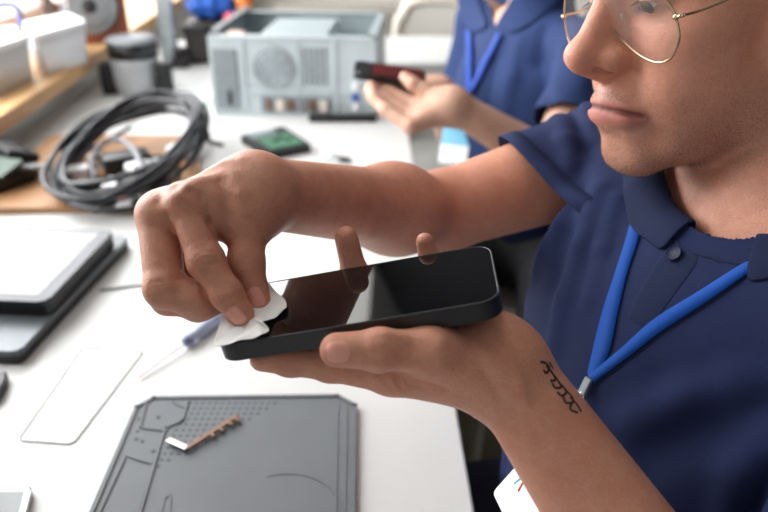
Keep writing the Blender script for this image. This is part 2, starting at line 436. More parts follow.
def wood_mat(name, col, stretch=(3, 40, 40), rough=.5):
    t = NT(name); b = np.array(col[:3]); z = t.noise(1.0, 6, .65, stretch=stretch)
    t.set(Base_Color=t.ramp(z, [(.25, tuple(b*.62)+(1,)), (.5, tuple(b)+(1,)), (.75, tuple(np.minimum(b*1.25, 1))+(1,))]), Roughness=rough)
    t.bump(z, .15, .001); return t.m
M_WOOD = wood_mat('oak_board', srgb(206, 164, 116), (40, 3, 40)); M_TRAY = wood_mat('bamboo', srgb(164, 122, 84), (5, 120, 40)); M_WALNUT = wood_mat('red_veneer', srgb(122, 66, 46), (30, 30, 6))
def glass_mat(name, tint, alpha, rough=.05, spec=.5):
    """clear sheet: see-through with a mirror gloss"""
    t = NT(name); z = t.noise(3); t.set(Base_Color=tint, Roughness=t.ramp(z, [(0, (rough,)*3+(1,)), (1, (rough*1.3,)*3+(1,))]), Alpha=alpha, Specular_IOR_Level=spec); return t.m
M_LENS = glass_mat('lens', (.9, .86, .82, 1), .03, .02, .5); M_PANE = glass_mat('window_glass', (1, 1, 1, 1), .05, .02)
M_CLEARGLASS = glass_mat('protector_glass', srgb(246, 248, 244), .30, .04, .8); M_FROST = glass_mat('frosted_plastic', srgb(232, 233, 233), .82, .3)
M_PADS = glass_mat('clear_pad', srgb(230, 222, 214), .28, .1); M_PURPLE = mat('violet_plastic', srgb(104, 104, 168), .4)
M_SCREEN = mat('screen_glass', (.006, .006, .007, 1), .035, var=.2, Specular_IOR_Level=.62, Coat_Weight=.25, Coat_Roughness=.02)
M_CASE = mat('black_case', srgb(30, 32, 35), .42, var=.1, scale=50, bump=.12, bscale=1500); M_RIM = mat('dark_rim', srgb(64, 66, 69), .3, .7)
M_GREEN = mat('green_board', srgb(70, 118, 92), .45, var=.25, scale=90); M_DGREEN = mat('dark_green_board', srgb(44, 74, 60), .5, var=.25, scale=60)
M_TISSUE = mat('tissue', srgb(250, 249, 247), .8, var=.02, scale=60, bump=.5, bscale=260, Subsurface_Weight=.15, Subsurface_Radius=(.004, .004, .004))
M_FLOOR = mat('grey_carpet', srgb(176, 175, 172), .9, var=.15, scale=8, bump=.5, bscale=300); M_WALL = mat('beige_paint', srgb(206, 202, 194), .8, var=.03, scale=3, bump=.1, bscale=150)
M_DARKWALL = mat('light_absorber', srgb(44, 45, 47), .8, var=.05, scale=3); M_WALLW = mat('white_paint', srgb(232, 231, 228), .8, var=.02, scale=3, bump=.1, bscale=150); M_TAUPE = mat('taupe_panel', srgb(140, 134, 124), .7, var=.05)  # dark wall colour is made up, cutting bounce and darkening the phone's reflection
M_BEIGE = mat('beige_plastic', srgb(206, 199, 188), .5, var=.04); M_CHAIR = mat('pale_grey_plastic', srgb(206, 206, 200), .5, var=.03); M_BRONZE = mat('brown_metal', srgb(126, 98, 80), .4, .6, var=.2, scale=120)
M_BLUE = mat('blue_cloth', srgb(30, 84, 170), .8, var=.25, scale=60, bump=.5, bscale=120); M_ORANGE = mat('orange_plastic', srgb(214, 120, 50), .5); M_RED = mat('red_plastic', srgb(190, 40, 60), .5)
M_DSCREEN = mat('grey_screen', srgb(96, 102, 104), .12, var=.1, scale=15, Specular_IOR_Level=.6); M_TABSCREEN = mat('tablet_glass', srgb(66, 68, 70), .10, var=.1, Specular_IOR_Level=.55)
M_CLEARBLUE = mat('blue_clear_plastic', srgb(176, 186, 212), .2, var=.1, scale=60, Transmission_Weight=.25)
M_LTBLUE = mat('light_blue_print', srgb(120, 192, 222), .5); M_REDPRINT = mat('red_print', srgb(214, 96, 70), .5); M_MAROON = mat('maroon_glass', srgb(94, 38, 38), .15, var=.3, scale=40)
M_INK = mat('ink', srgb(48, 40, 40), .6, var=.2, scale=600)
# ================================================================== the man in front
VOX = VOX
def rotm(yaw, pitch, roll):
    return np.array((Matrix.Rotation(yaw, 3, 'Z') @ Matrix.Rotation(pitch, 3, 'X') @ Matrix.Rotation(roll, 3, 'Y')))
# phone pose: u along its length, v across (away from the lens), w out of the screen
PH_X = nrm([.97639, -.03913, .21245]); PH_Y = np.array([.04810, .99811, -.03721]); PH_Y = nrm(PH_Y-PH_X*(PH_Y@PH_X)); PH_N = np.cross(PH_X, PH_Y)
PH_C = np.array([-.0119, .3934, 1.0162])-PH_X*.0032; PH_T = .0115
def PH(u, v, w): return PH_C+PH_X*u+PH_Y*v+PH_N*w
def finger(j, r, root=None, k=.004, kroot=.006, pads=()):
    """joints j from the knuckle out to the tip, one radius per joint"""
    ps = []
    for i in range(len(j)-1): ps.append(RC(j[i], j[i+1], r[i], r[i+1], k))
    for i in range(1, len(j)-1): ps.append(EL(j[i], [r[i]*.99]*3, None, .004))
    return GR(ps+list(pads), j[0], r[0]*1.0, r[0]*2.6, kroot, .0012)
# ---- right hand (wipes)
rW = W(262, 193, .492)
rI = [W(187, 204, .458), W(206, 261, .447), W(227, 294, .4435), W(241, 314, .4425)]
rM = [W(158, 215, .470), W(165, 288, .455), W(200, 302, .456), W(221, 299, .464)]
rR = [W(158, 216, .489), W(168, 298, .470), W(198, 306, .474), W(216, 300, .484)]
rP = [W(177, 216, .506), W(186, 288, .492), W(203, 296, .494), W(216, 292, .500)]
rT = [W(250, 186, .482), W(248, 219, .472), W(246, 263, .464), W(257, 303, .461)]
rE = W(434, 214, .715); rS = np.array([.240, .710, .995])
# ---- left hand (holds)
lW = W(512, 379, .452)
lT = [W(482, 362, .436), W(432, 351, .421), W(380, 350, .411), W(337, 350, .4085)]
lI = [W(392, 374, .438), W(330, 365, .441), W(290, 361, .444), W(262, 359, .447)]
lM = [PH(.012, -.012, -.029), PH(-.008, .028, -.027), PH(-.0090, .0480, -.009), PH(-.0090, .0500, .0165)]
lR = [PH(.030, .004, -.029), PH(.012, .036, -.026), PH(.010, .046, -.018), PH(.008, .040, -.019)]
lP = [PH(.050, .018, -.027), PH(.044, .040, -.020), PH(.0425, .0470, -.008), PH(.0415, .0475, .0050)]
lE = W(800, 797, .40); lS = np.array([.330, .345, 1.000])
def mid(a, b, t): return np.asarray(a)+(np.asarray(b)-np.asarray(a))*t
H_R = rotm(math.radians(107), math.radians(-3.9), math.radians(8.8)); H_T = np.array([.2527, .585, 1.167])
def H(x, y, z): return H_T+H_R@np.array([x, y, z])
B = []   # the body
# arms
B += [FC(rS, rE, .050, .050, .037, .037, [0, 0, 1], .02), FC(rE, mid(rE, rW, .30), .035, .035, .036, .034, [0, 0, 1], .02),
      FC(mid(rE, rW, .30), rW, .036, .034, .0255, .0235, [0, 0, 1], .03)]
B += [FC(lS, lE, .050, .050, .040, .040, [1, 0, 0], .02), FC(lE, mid(lE, lW, .35), .040, .040, .039, .037, [0, 1, 0], .03),
      FC(mid(lE, lW, .35), lW, .038, .036, .0265, .0225, [0, 1, 0], .03)]
# right palm and back of the hand
rA = mid(rW, rI[0], .15)
for q, ra, rb in ((rI, .0205, .0120), (rM, .0205, .0120), (rR, .0195, .0115), (rP, .0185, .0105)):
    B.append(RC(rW+(q[0]-rW)*.12, q[0], ra, rb, .016))
B += [RC(mid(rW, rT[0], .6), rT[1], .0165, .0125, .014), RC(mid(rW, rT[1], .5), mid(rI[0], rT[1], .45), .015, .010, .016)]
B += [finger(rI, [.0118, .0106, .0090, .0080]), finger(rM, [.0132, .0121, .0108, .0092]),
      finger(rR, [.0108, .0100, .0092, .0082]), finger(rP, [.0095, .0088, .0080, .0070]),
      finger(rT[1:], [.0130, .0108, .0088], kroot=.010)]
for a, b, r in ((rI, rM, .0118), (rM, rR, .0110), (rR, rP, .010)): B.append(RC(mid(rW, a[0], .92), mid(rW, b[0], .92), r, r, .010))
B.append(RC(mid(rW, rT[1], .75), W(216, 218, .470), .0140, .0100, .014))
# left palm
for q, ra, rb in ((lI, .0205, .0125), (lM, .0205, .0125), (lR, .020, .0120), (lP, .019, .0115)):
    B.append(RC(lW+(q[0]-lW)*.10, q[0], ra, rb, .016))
B += [RC(W(496, 368, .446), lT[1], .0195, .0130, .016), EL(W(498, 345, .452), [.017, .017, .015], None, .02)]
B += [finger(lI, [.0118, .0095, .0086, .0075]), finger(lM, [.0115, .0095, .0086, .0078]), finger(lR, [.0110, .0085, .0075, .0070]),
      finger(lP, [.0100, .0078, .0068, .0060]), finger(lT[1:], [.0125, .0115, .0096], kroot=.012)]
# neck, shoulders
NB = np.array([.297, .526, 1.020])
B += [FC(NB, H(0, -.042, -.050), .062, .060, .056, .056, H_R[:, 1], .016), RC(lS, rS, .040, .040, .04), EL([.300, .530, .92], [.085, .14, .10], None, .04)]
# head
def he(x, y, z, rx, ry, rz, k=.012, op=1, rot=None):
    M = H_R if rot is None else H_R@np.array(Euler([math.radians(a) for a in rot]).to_matrix())
    return EL(H(x, y, z), [rx, ry, rz], M, k, op)
def hc(a, b, ra, rb, k=.01, op=1): return RC(H(*a), H(*b), ra, rb, k, op)
B += [he(0, -.012, .045, .077, .099, .083, .02), he(0, .030, -.025, .062, .062, .080, .03)]
for s in (-1, 1):
    B += [he(s*.040, .058, -.024, .027, .027, .022, .02),
          he(s*.030, .052, -.103, .019, .026, .0140, .014), hc((s*.014, .076, -.110), (s*.050, .016, -.086), .0150, .0150, .014), hc((s*.050, .016, -.086), (s*.058, -.002, -.035), .0160, .017, .014),
          he(s*.034, .048, -.062, .029, .038, .038, .02)]
B += [he(0, .0765, -.111, .022, .018, .0175, .014), he(0, .038, -.086, .044, .046, .028, .016), he(0, .076, -.076, .031, .031, .030, .014)]
# eye sockets, lids
for s in (-1, 1):
    B += [he(s*.037, .101, .002, .018, .016, .012, .012, -1), he(s*.032, .0765, 0, .0138, .0138, .0138, .005),
          hc((s*.012, .092, .019), (s*.045, .078, .019), .0085, .0075, .012), he(s*.032, .0915, -.0035, .0115, .007, .0022, .0015, -1)]
# nose
B += [hc((0, .086, .004), (0, .099, -.040), .0120, .0150, .008), hc((0, .092, .010), (0, .116, -.031), .0088, .0100, .010), he(0, .1195, -.0345, .0132, .0125, .0112, .008),
      hc((0, .1205, -.0420), (0, .105, -.0480), .0050, .0060, .005), he(0, .104, -.037, .0155, .016, .010, .008)]
for s in (-1, 1):
    B += [he(s*.0152, .1000, -.0395, .0082, .0130, .0090, .005)]
# lips: the line of the mouth laid on the muzzle, mirrored
def hit(px, py, prims, d0, d1, n=160):
    ds = np.linspace(d0, d1, n); P = np.array([W(px, py, d) for d in ds]); v = sdf(prims, P)
    i = np.argmax(v < 0)
    if v[i] >= 0: return P[np.argmin(v)]
    if i == 0: return P[0]
    t = v[i-1]/(v[i-1]-v[i]); return P[i-1]+(P[i]-P[i-1])*t
def grad(prims, p, e=.001):
    p = np.asarray(p); q = np.array([p+e*a for a in np.eye(3)]+[p-e*a for a in np.eye(3)]); v = sdf(prims, q)
    return nrm(v[:3]-v[3:])
HL = lambda p: H_R.T@(p-H_T)
_n = HL(hit(603, 73, B, .42, .66))
for s in (-1, 1): B.append(he(abs(_n[0])*s, _n[1]-.001, _n[2]+.0022, .0042, .0085, .0044, .0015, -1, (0, 0, s*18)))
def fpt(px, py): return HL(hit(px, py, B, .40, .68))
def face_curve(px): return [fpt(*p) for p in px]
def both(pts):
    """from the near corner to the middle and on, mirrored, to the far corner"""
    pts = [p.copy() for p in pts]; pts[-1][0] = 0
    return smooth_path(pts+[p*np.array([-1, 1, 1]) for p in pts[-2::-1]], 3)
ML = both(face_curve([(645, 117), (638, 115.5), (629, 113.5), (618, 111), (603, 108)]))
UL = both(face_curve([(641, 115), (633, 112.5), (624, 109.5), (614, 106.5), (600, 105.5)]))
LL = both(face_curve([(641, 117.5), (634, 118.5), (626, 119), (617, 118.5), (604, 117)]))
back = np.array([0, -.0062, 0])
for C, rr in ((UL, (.0022, .0034, .0042, .0047, .0044)), (LL, (.0024, .0046, .0062, .0070, .0072))):
    R9 = np.interp(np.linspace(0, 8, len(C)), np.arange(9), list(rr)+list(rr[-2::-1]))
    for i in range(len(C)-1): B.append(RC(H(*(C[i]+back)), H(*(C[i+1]+back)), R9[i], R9[i+1], .004))
B0n = len(B)
for i in range(len(ML)-1): B.append(RC(H(*(ML[i]+np.array([0, .0016, 0]))), H(*(ML[i+1]+np.array([0, .0016, 0]))), .0012, .0012, .0026, -1))
for s in (-1, 1):
    B += [BP(H(s*.019, .100, -.050), H(s*.040, .072, -.078), .0060, -.0010)]
B += [BP(H(-.012, .100, -.095), H(.012, .100, -.095), .0060, -.0015), BP(H(0, .110, -.058), H(0, .111, -.068), .0035, -.0010)]
# ears
for s in (-1, 1):
    B += [he(s*.079, -.010, -.008, .009, .019, .032, .008, 1, (0, s*14, 0)), he(s*.088, -.006, -.006, .006, .011, .020, .004, -1)]

# creases, knuckles, veins
def crease(pix, w, amp, d0=.38, d1=.60):
    pts = [hit(x, y, B, d0, d1) for x, y in pix]
    return [BP(a, b, w, amp) for a, b in zip(pts, pts[1:])]
for args in SKIN_LINES: B += crease(*args)
V, Q = polygonise(B, VOX)
me = np_mesh('body', V, Q)
man = empty('person', (.28, .46, 0))
body = link('body', me, None, man)
# ------------------------------------------------------------------ polo shirt
FW = nrm([-.97, -.25, 0]); SD = np.array([FW[1], -FW[0], 0]); SD = nrm(SD*(1 if SD[1] > 0 else -1)); UPV = np.array([0, 0, 1.])
MT = np.stack([FW, SD, UPV], 1)
def body_pt(f, s, z): return np.array([.285, .525, 0])+FW*f+SD*s+UPV*z
HEM_R = W(541, 176, .70); HEM_N = nrm(nrm(rE-rS)+np.array([0, 0, -.42]))
S = [FC(lS+[0, 0, -.010], rS+[0, 0, -.010], .060, .050, .060, .050, [0, 0, 1], .04),
     EL(body_pt(.015, 0, .875), [.118, .181, .135], MT, .05), EL(body_pt(.035, 0, .73), [.132, .160, .22], MT, .08),
     EL(body_pt(.045, .120, .955), [.070, .070, .055], MT, .05), RC(rS+[0, 0, -.01], mid(rS, rE, .75), .058, .0500, .04), RC(lS+[0, 0, -.01], mid(lS, lE, .85), .062, .066, .04),
     RC(NB-UPV*.02, H(0, -.02, -.085), .056, .05, .03)]
SCUT = [(HEM_R, HEM_N), (mid(lS, lE, .62), nrm(lE-lS)), (body_pt(0, 0, .60), -UPV), (NB+[0, 0, .035], nrm([-.25, -.02, 1]))]
def wrinkle(pix, w, amp, d0=.40, d1=.95):
    pts = [hit(x, y, S, d0, d1) for x, y in pix]
    return [BP(a, b, w, amp) for a, b in zip(pts, pts[1:])]
for args in WRINKLES: S += wrinkle(*args)
VS, QS = polygonise(S, VOX*2, relax=3)
NAX = nrm(H(0, -.02, -.085)-NB)
def cut_open(V, Q):
    """open the sleeves, the hem and the neck"""
    for kind, p, n, ax0, ax1 in (('plane', SCUT[0][0], SCUT[0][1], rS, rE), ('plane', SCUT[1][0], SCUT[1][1], lS, lE),
                                 ('all', SCUT[2][0], SCUT[2][1], None, None), ('neck', NB+FW*.006, NAX, None, None)):
        if kind == 'neck':
            q = V-p; t = q@n; rad = q-t[:, None]*n; rl = np.linalg.norm(rad, axis=1)
            d = np.where(t > -.06, NECK_R-rl, -1.0); mv = -rad/np.maximum(rl, 1e-6)[:, None]
        else:
            d = (V-p)@n; mv = np.repeat(n[None], len(V), 0)
            if kind == 'plane':
                e = ax1-ax0; t = (V-ax0)@e/(e@e); dist = np.linalg.norm(V-ax0-t[:, None]*e, axis=1)
                d = np.where((dist < .085) & (t > .2), d, -1.0)
        Q = Q[~(d[Q] > 0).all(1)]
        used = np.zeros(len(V), bool); used[np.unique(Q)] = True
        m = (d > 0) & used
        V = V.copy(); V[m] -= (d[:, None]*mv)[m]
    ids = np.unique(Q); mp = np.full(len(V), -1); mp[ids] = np.arange(len(ids))
    return V[ids], mp[Q]
NECK_R = .073
VS, QS = cut_open(VS, QS)
shirt = link('polo_shirt', np_mesh('polo_shirt', VS, QS), M_SHIRT, man)
_m = shirt.modifiers.new('cloth', 'SOLIDIFY'); _m.thickness = .0022; _m.offset = 1
def on(px, py, off=.003, prims=None, d0=.40, d1=.90):
    prims = S if prims is None else prims
    p = hit(px, py, prims, d0, d1); n = grad(prims, p); return p+n*off, n
def strip_on(rows, name, m, parent, th=.0018, sub=1, prims=None, off=.003):
    """a cloth strip whose rows of points lie on the shirt"""
    b = MB(); b.grid([[Vector(on(*q, off=off)[0]) for q in r] for r in rows])
    o = b.build(name, m, parent, solid=th, sub=sub, smooth=True); return o
# collar: stands on the neck, falls to the shoulders
NC = np.array([.286, .520, 0.])
def ring_pt(th, z, off, prims=B):
    """walk in from outside to the neck at this bearing"""
    u = FW*math.cos(th)+SD*math.sin(th)
    c = NC+UPV*z; rs = np.linspace(.16, .02, 90); v = sdf(prims, c+rs[:, None]*u)
    i = np.argmax(v < off); return c+rs[i]*u
def drop_pt(p, off=.004):
    zs = np.linspace(p[2]+.03, p[2]-.16, 110); q = np.repeat(p[None], 110, 0); q[:, 2] = zs
    v = sdf(S, q); i = np.argmax(v < off); return q[i]
rows = []
TH0, TH1 = COLLAR_GAP
for i in range(61):
    th = TH0+(2*PI-TH0-TH1)*i/60
    e = min(th-TH0, 2*PI-TH1-th)
    z = 1.034-.030*math.cos(th)
    a = ring_pt(th, z-.012, .004); t = ring_pt(th, z+.010, .006)
    u = FW*math.cos(th)+SD*math.sin(th)
    ln = .036-(.010 if th < PI else .004)*math.exp(-(e/.6)**2)
    tip = nrm(u-UPV*.2)
    sw = (1 if th < PI else -1)*.0*math.exp(-(e/.25)**2)
    o = drop_pt(t+u*ln+(FW*.002)*math.exp(-(e/.4)**2))
    m1 = drop_pt(t+u*ln*.5+(FW*.002)*math.exp(-(e/.4)**2), .008)
    m1[2] = max(m1[2], .5*(t[2]+o[2])+.003)
    top = t+u*.003+UPV*.003
    rows.append([Vector(p) for p in (a, t, top, m1, o)])
b = MB(); b.grid(rows)
collar = b.build('collar', M_RIB, shirt, solid=.0022, sub=2, smooth=True)

rows = []
for th in np.linspace(-.85, .22, 24):
    z = 1.034-.030*math.cos(th); u = FW*math.cos(th)+SD*math.sin(th)
    a = ring_pt(th, z-.004, .0030); c = drop_pt(a+u*.020, .0030); m = (a+c)/2+UPV*.004+u*.002
    rows.append([Vector(ring_pt(th, z-.016, .002)), Vector(a), Vector(m), Vector(c)])
b = MB(); b.grid(rows); b.build('collar_stand', M_RIB, shirt, solid=.0020, sub=2, smooth=True)
# ------------------------------------------------------------------ skin colour marks, nails, stubble, eyes, hair
def mask_for(V, head_r, head_t, joints, tips, lips=None):
    P = (V-head_t)@head_r; n = len(V); red = np.zeros(n); stub = np.zeros(n); lip = np.zeros(n); line = np.zeros(n)
    for j in joints: red = np.maximum(red, .55*spot(V, j, .013))
    for j in tips: red = np.maximum(red, .75*spot(V, j, .012))
    for c, r, a in (((0, .120, -.040), .020, .75), ((.016, .10, -.044), .013, .6), ((-.016, .10, -.044), .013, .6), ((-.045, .07, -.035), .03, .35), ((.045, .07, -.035), .03, .35),
                    ((.084, -.01, -.01), .03, .6), ((-.084, -.01, -.01), .03, .6)):
        red = np.maximum(red, a*spot(P, c, r))
    near = np.linalg.norm(P-np.array([0, .02, -.06]), axis=1) < .125
    y, z = P[:, 1], P[:, 2]
    zb = np.where(y > .06, -.057+.10*np.clip(y-.06, 0, .05)-.16*np.clip(.085-y, 0, .03), -.066+.45*np.clip(.06-y, 0, .08))
    s = np.clip((zb+.006-z)/.022, 0, 1); s = s*s*(3-2*s)
    s *= np.clip((z+.165)/.035, 0, 1)*np.clip((y+.01)/.03, 0, 1)*near
    ed = .30+.70*np.maximum.reduce([spot(P, (-.010, .105, -.066), .014), spot(P, (.010, .105, -.066), .014), spot(P, (0, .09, -.122), .026), spot(P, (-.025, .07, -.115), .026), spot(P, (.025, .07, -.115), .026),
                                    seg(P, (-.035, .06, -.105), (-.058, .0, -.08), .022), seg(P, (.035, .06, -.105), (.058, .0, -.08), .022)])
    stub = s*ed
    if lips is not None:
        for C, r in lips:
            for a, b in zip(C, C[1:]): lip = np.maximum(lip, seg(P, a, b, r))
        for a, b in zip(lips[2][0], lips[2][0][1:]): line = np.maximum(line, seg(P, a, b, .0022)*.9)
        lip = np.clip((lip-.35)/.4, 0, 1); stub *= 1-lip
    return np.stack([red, np.clip(stub*1.35, 0, 1), lip*.85, line], 1)
MASK = mask_for(V, H_R, H_T, [rI[0], rI[1], rM[0], rM[1], rT[2], lT[1], lT[2], rR[1], rI[2]], [rI[3], rT[3], lT[3], lM[3], lP[3], rM[3]], [(UL, .0052), (LL, .0072), (ML, .004)])
paint(me, 'mask', MASK)
me.materials.clear(); me.materials.append(M_SKIN)
def nail(px, py, ax, length, width, d0=.38, d1=.55):
    """a nail plate bedded in the fingertip at the line of sight (px, py), pointing along ax in the picture plane"""
    c = hit(px, py, B, d0, d1); n = grad(B, c)
    q = W(px+ax[0], py+ax[1], np.linalg.norm(c-[0, 0, CAM_Z])) - W(px, py, np.linalg.norm(c-[0, 0, CAM_Z]))
    t = nrm(q-n*(q@n)); s = np.cross(n, t); rows = []
    for i in range(13):
        a = -1+2*i/12; row = []
        wdt = (1-abs(a)**4*.45)
        for j in range(11):
            e = -1+2*j/10
            p = c+t*a*length/2+s*e*wdt*width/2+n*.006
            ls = np.linspace(0, .014, 70); P = p-ls[:, None]*n; v = sdf(B, P); k = np.argmax(v < .00005)
            row.append(Vector(P[k]+n*(.00045-.00035*(abs(a)**6+abs(e)**4)/1)))
        rows.append(row)
    b = MB(); b.grid(rows); return b.build('fingernail', M_NAIL, body, smooth=True)
nail(235.5, 316, (75, 90), .0115, .0085); nail(256, 297, (55, 110), .0125, .0095); nail(338, 352, (-1, .02), .0125, .0115)
# stubble: short hairs standing on the jaw, kept as one growth
ctr_ = (V-H_T)@H_R
idx = np.where(MASK[:, 1] > .12)[0]
rng = np.random.default_rng(4)
pr = MASK[idx, 1]; pick = rng.choice(idx, size=min(9000, len(idx)), replace=False, p=pr/pr.sum())
nv = np.empty(len(me.vertices)*3, np.float32); me.vertices.foreach_get('normal', nv); NV = nv.reshape(-1, 3)
hv, hf = [], []
for i in pick:
    p = V[i]+rng.normal(0, .0006, 3); n = NV[i]; g = nrm(n*.75+H_R@np.array([0, .15, -.75])*.7+rng.normal(0, .28, 3)); L = rng.uniform(.0012, .0030)*(0.6+.6*MASK[i, 1])
    sd = nrm(np.cross(g, rng.normal(0, 1, 3)))*.00006; s2 = nrm(np.cross(g, sd))*.00006; k = len(hv)
    hv += [p+sd-n*.0004, p-sd*.5+s2-n*.0004, p-sd*.5-s2-n*.0004, p+g*L]; hf += [(k, k+1, k+3), (k+1, k+2, k+3), (k+2, k, k+3)]
stb = link('stubble', np_mesh('stubble', np.array(hv), np.array(hf), False), M_HAIR, body); stb['kind'] = 'stuff'
# eyes, lashes, brows, hair
for s in (-1, 1):
    b = MB(); b.sph(H(s*.032, .0768, 0), .0130, n=24); ey = b.build('eyeball', mat('eye_white', srgb(226, 218, 212), .15), body, smooth=True)
    b = MB(); g = nrm(H_R@np.array([0, .86, -.5])); q = Vector(g).to_track_quat('Z', 'Y').to_matrix(); b.lathe(H(s*.032, .0768, 0)+g*.0118, [(.0066, 0), (.0060, .0010), (.0035, .0018), (0, .0020)], 20, q); b.build('iris', mat('iris_brown', srgb(74, 52, 38), .1), ey)
    lv, lf = [], []
    for i in range(90):
        a = -1+2*i/89
        p = H(s*.032+a*.0125, .0905-.006*a*a, -.0058+.0035*a*a) if i % 2 else H(s*.032+a*.0125, .0915-.006*a*a, -.0005+.001*a*a)
        g = nrm(H_R@np.array([a*.35, .75, -.55]))*.0085; w_ = H_R@np.array([.00026, 0, 0]); k = len(lv); lv += [p-w_, p+w_, p+g]; lf.append((k, k+1, k+2))
    link('eyelashes', np_mesh('eyelashes', np.array(lv), np.array(lf), False), M_HAIR, body)
    lv, lf = [], []
    for i in range(260):
        a = rng.uniform(-1, 1); p = H(s*(.031+a*.020), .0965-.010*max(a, 0)**2, .0215+.004*(1-a*a)+rng.uniform(-.003, .003))
        g = nrm(H_R@np.array([s*.9, .15, .25+rng.normal(0, .2)]))*.007; w_ = H_R@np.array([0, 0, .00012]); k = len(lv); lv += [p-w_, p+w_, p+g]; lf.append((k, k+1, k+2))
    link('eyebrow', np_mesh('eyebrow', np.array(lv), np.array(lf), False), M_HAIR, body)
hp = [he(0, -.014, .052, .083, .104, .086, .01), he(0, .085, .015, .070, .055, .055, .01, -1), he(0, .03, -.075, .10, .085, .07, .02, -1)]
VH, QH = polygonise(hp, .003); link('hair', np_mesh('hair', VH, QH), M_HAIR, body)
# tattoo: inked script down the outside of the forearm
def ink_stroke(b, pix, w=.0015):
    L, R_ = [], []
    pts = []
    for x, y in pix:
        p = hit(x, y, B, .36, .56); pts.append((p, grad(B, p)))
    for i, (p, n) in enumerate(pts):
        t = nrm(pts[min(i+1, len(pts)-1)][0]-pts[max(i-1, 0)][0]); s = np.cross(n, t)*w/2
        L.append(Vector(p+s+n*.00025)); R_.append(Vector(p-s+n*.00025))
    b.grid([[a, c] for a, c in zip(L, R_)])
b = MB()
for st in TATTOO: ink_stroke(b, [tuple(q) for q in smooth_path([(x, y) for x, y in st], 4)])
b.build('tattoo', M_INK, body)
# trousers
LG = [RC(body_pt(0, .10, .58), body_pt(.40, .13, .60), .092, .070, .04), RC(body_pt(0, -.10, .58), body_pt(.40, -.13, .60), .092, .070, .04),
      EL(body_pt(-.01, 0, .60), [.14, .165, .115], MT, .05), RC(body_pt(.40, .13, .60), body_pt(.40, .14, .09), .068, .055, .03), RC(body_pt(.40, -.13, .60), body_pt(.40, -.14, .09), .068, .055, .03)]
VT, QT = polygonise(LG, .006); link('trousers', np_mesh('trousers', VT, QT), M_TROUSER, man)
for s in (-1, 1):
    b = MB(); p = body_pt(.44, s*.135, .045); b.sph(p, 1, (.125, .048, .045), 24, frame(FW, SD, UPV)); b.build('shoe', M_BLACK2, man, smooth=True)
tag(man, 'person in a navy polo and gold glasses wiping the phone held in one hand', 'person')
# his chair
ch = empty('stool', (*body_pt(-.02, 0, 0)[:2], 0)); tag(ch, 'black office chair seat under the person in gold glasses', 'chair')
b = MB(); c = body_pt(-.03, 0, .465); b.box(c, (.42, .42, .05), rotz(math.atan2(FW[1], FW[0])), bev=.02, seg=3); b.build('seat', M_BLACK2, ch)
b = MB(); b.cyl((*c[:2], .07), (*c[:2], .44), .028); b.build('column', M_BLACK, ch)
for k in range(5):
    a = k*2*PI/5; b = MB(); b.box((c[0]+.13*math.cos(a), c[1]+.13*math.sin(a), .07), (.27, .04, .03), rotz(a), bev=.006); b.cyl((c[0]+.25*math.cos(a)-.02, c[1]+.25*math.sin(a), .026), (c[0]+.25*math.cos(a)+.02, c[1]+.25*math.sin(a), .026), .026); b.build('leg', M_BLACK, ch)
# placket, button
strip_on([[(673, 243), (690, 247), (706, 258)], [(658, 262), (672, 266), (692, 276)], [(645, 284), (660, 289), (677, 296)], [(633, 306), (647, 312), (662, 318)], [(627, 320), (640, 327), (653, 331)]], 'placket', M_RIB, shirt, .0018, 2, off=.0022)
p, n = on(677, 257, .0048); q = Vector(n).to_track_quat('Z', 'Y').to_matrix()
b = MB(); b.lathe(p, [(0, -.001), (.0056, -.001), (.0058, .0003), (.0054, .0010), (.0046, .0006), (.0035, .0003), (0, .0003)], 28, q)
for a in (0, 1, 2, 3):
    d = q @ Vector((.0015*math.cos(a*PI/2+.5), .0015*math.sin(a*PI/2+.5), 0)); b.cyl(Vector(p)+d+Vector(n)*.0001, Vector(p)+d+Vector(n)*.0006, .0006, n=8, mi=1)
b.build('button', [mat('navy_button', srgb(24, 32, 62), .6, Specular_IOR_Level=.2), M_BLACK], shirt, smooth='auto')
# hem band of the sleeve
for c_, n_, a0, a1 in ((SCUT[0][0], SCUT[0][1], rS, rE),):
    e = a1-a0; rows = []
    for t_ in (0, -.018):
        ctr = c_+n_*t_; ctr = a0+nrm(e)*((ctr-a0)@nrm(e)); u1 = nrm(np.cross(n_, [0, 0, 1])); u2 = np.cross(n_, u1); row = []
        for k in range(48):
            a = 2*PI*k/48; u = u1*math.cos(a)+u2*math.sin(a); rs = np.linspace(.12, .02, 80); P = ctr+rs[:, None]*u; v = sdf(S, P); i = np.argmax(v < .0022+.0010); row.append(Vector(P[i]))
        rows.append(row)
    b = MB(); b.grid(rows, closed=True); b.build('sleeve_hem', M_SHIRT, shirt, solid=.0014, smooth=True)
# ------------------------------------------------------------------ lanyard, badge, necklace, glasses
def ribbon(pairs, name, m, parent, off=.0035, n=8, prims=None, th=.0012):
    Lp = smooth_path([a for a, c in pairs], n); Rp = smooth_path([c for a, c in pairs], n)
    b = MB(); rows = []
    for l, r in zip(Lp, Rp): rows.append([Vector(on(*(np.array(l)*(1-t)+np.array(r)*t), off=off, prims=prims)[0]) for t in (0, .5, 1)])
    b.grid(rows); uvl = b.bm.loops.layers.uv.new('UVMap'); b.bm.verts.index_update()
    ln = [0]
    for a, c in zip(rows, rows[1:]): ln.append(ln[-1]+(a[1]-c[1]).length)
    for f in b.bm.faces:
        for lo in f.loops: i = lo.vert.index; lo[uvl].uv = (ln[i//3]*1.0, (i % 3)/2)
    return b.build(name, m, parent, solid=th, smooth=True)
ly = empty('lanyard', on(600, 372)[0]); tag(ly, 'blue ribbed lanyard around the neck of the person in gold glasses', 'lanyard')
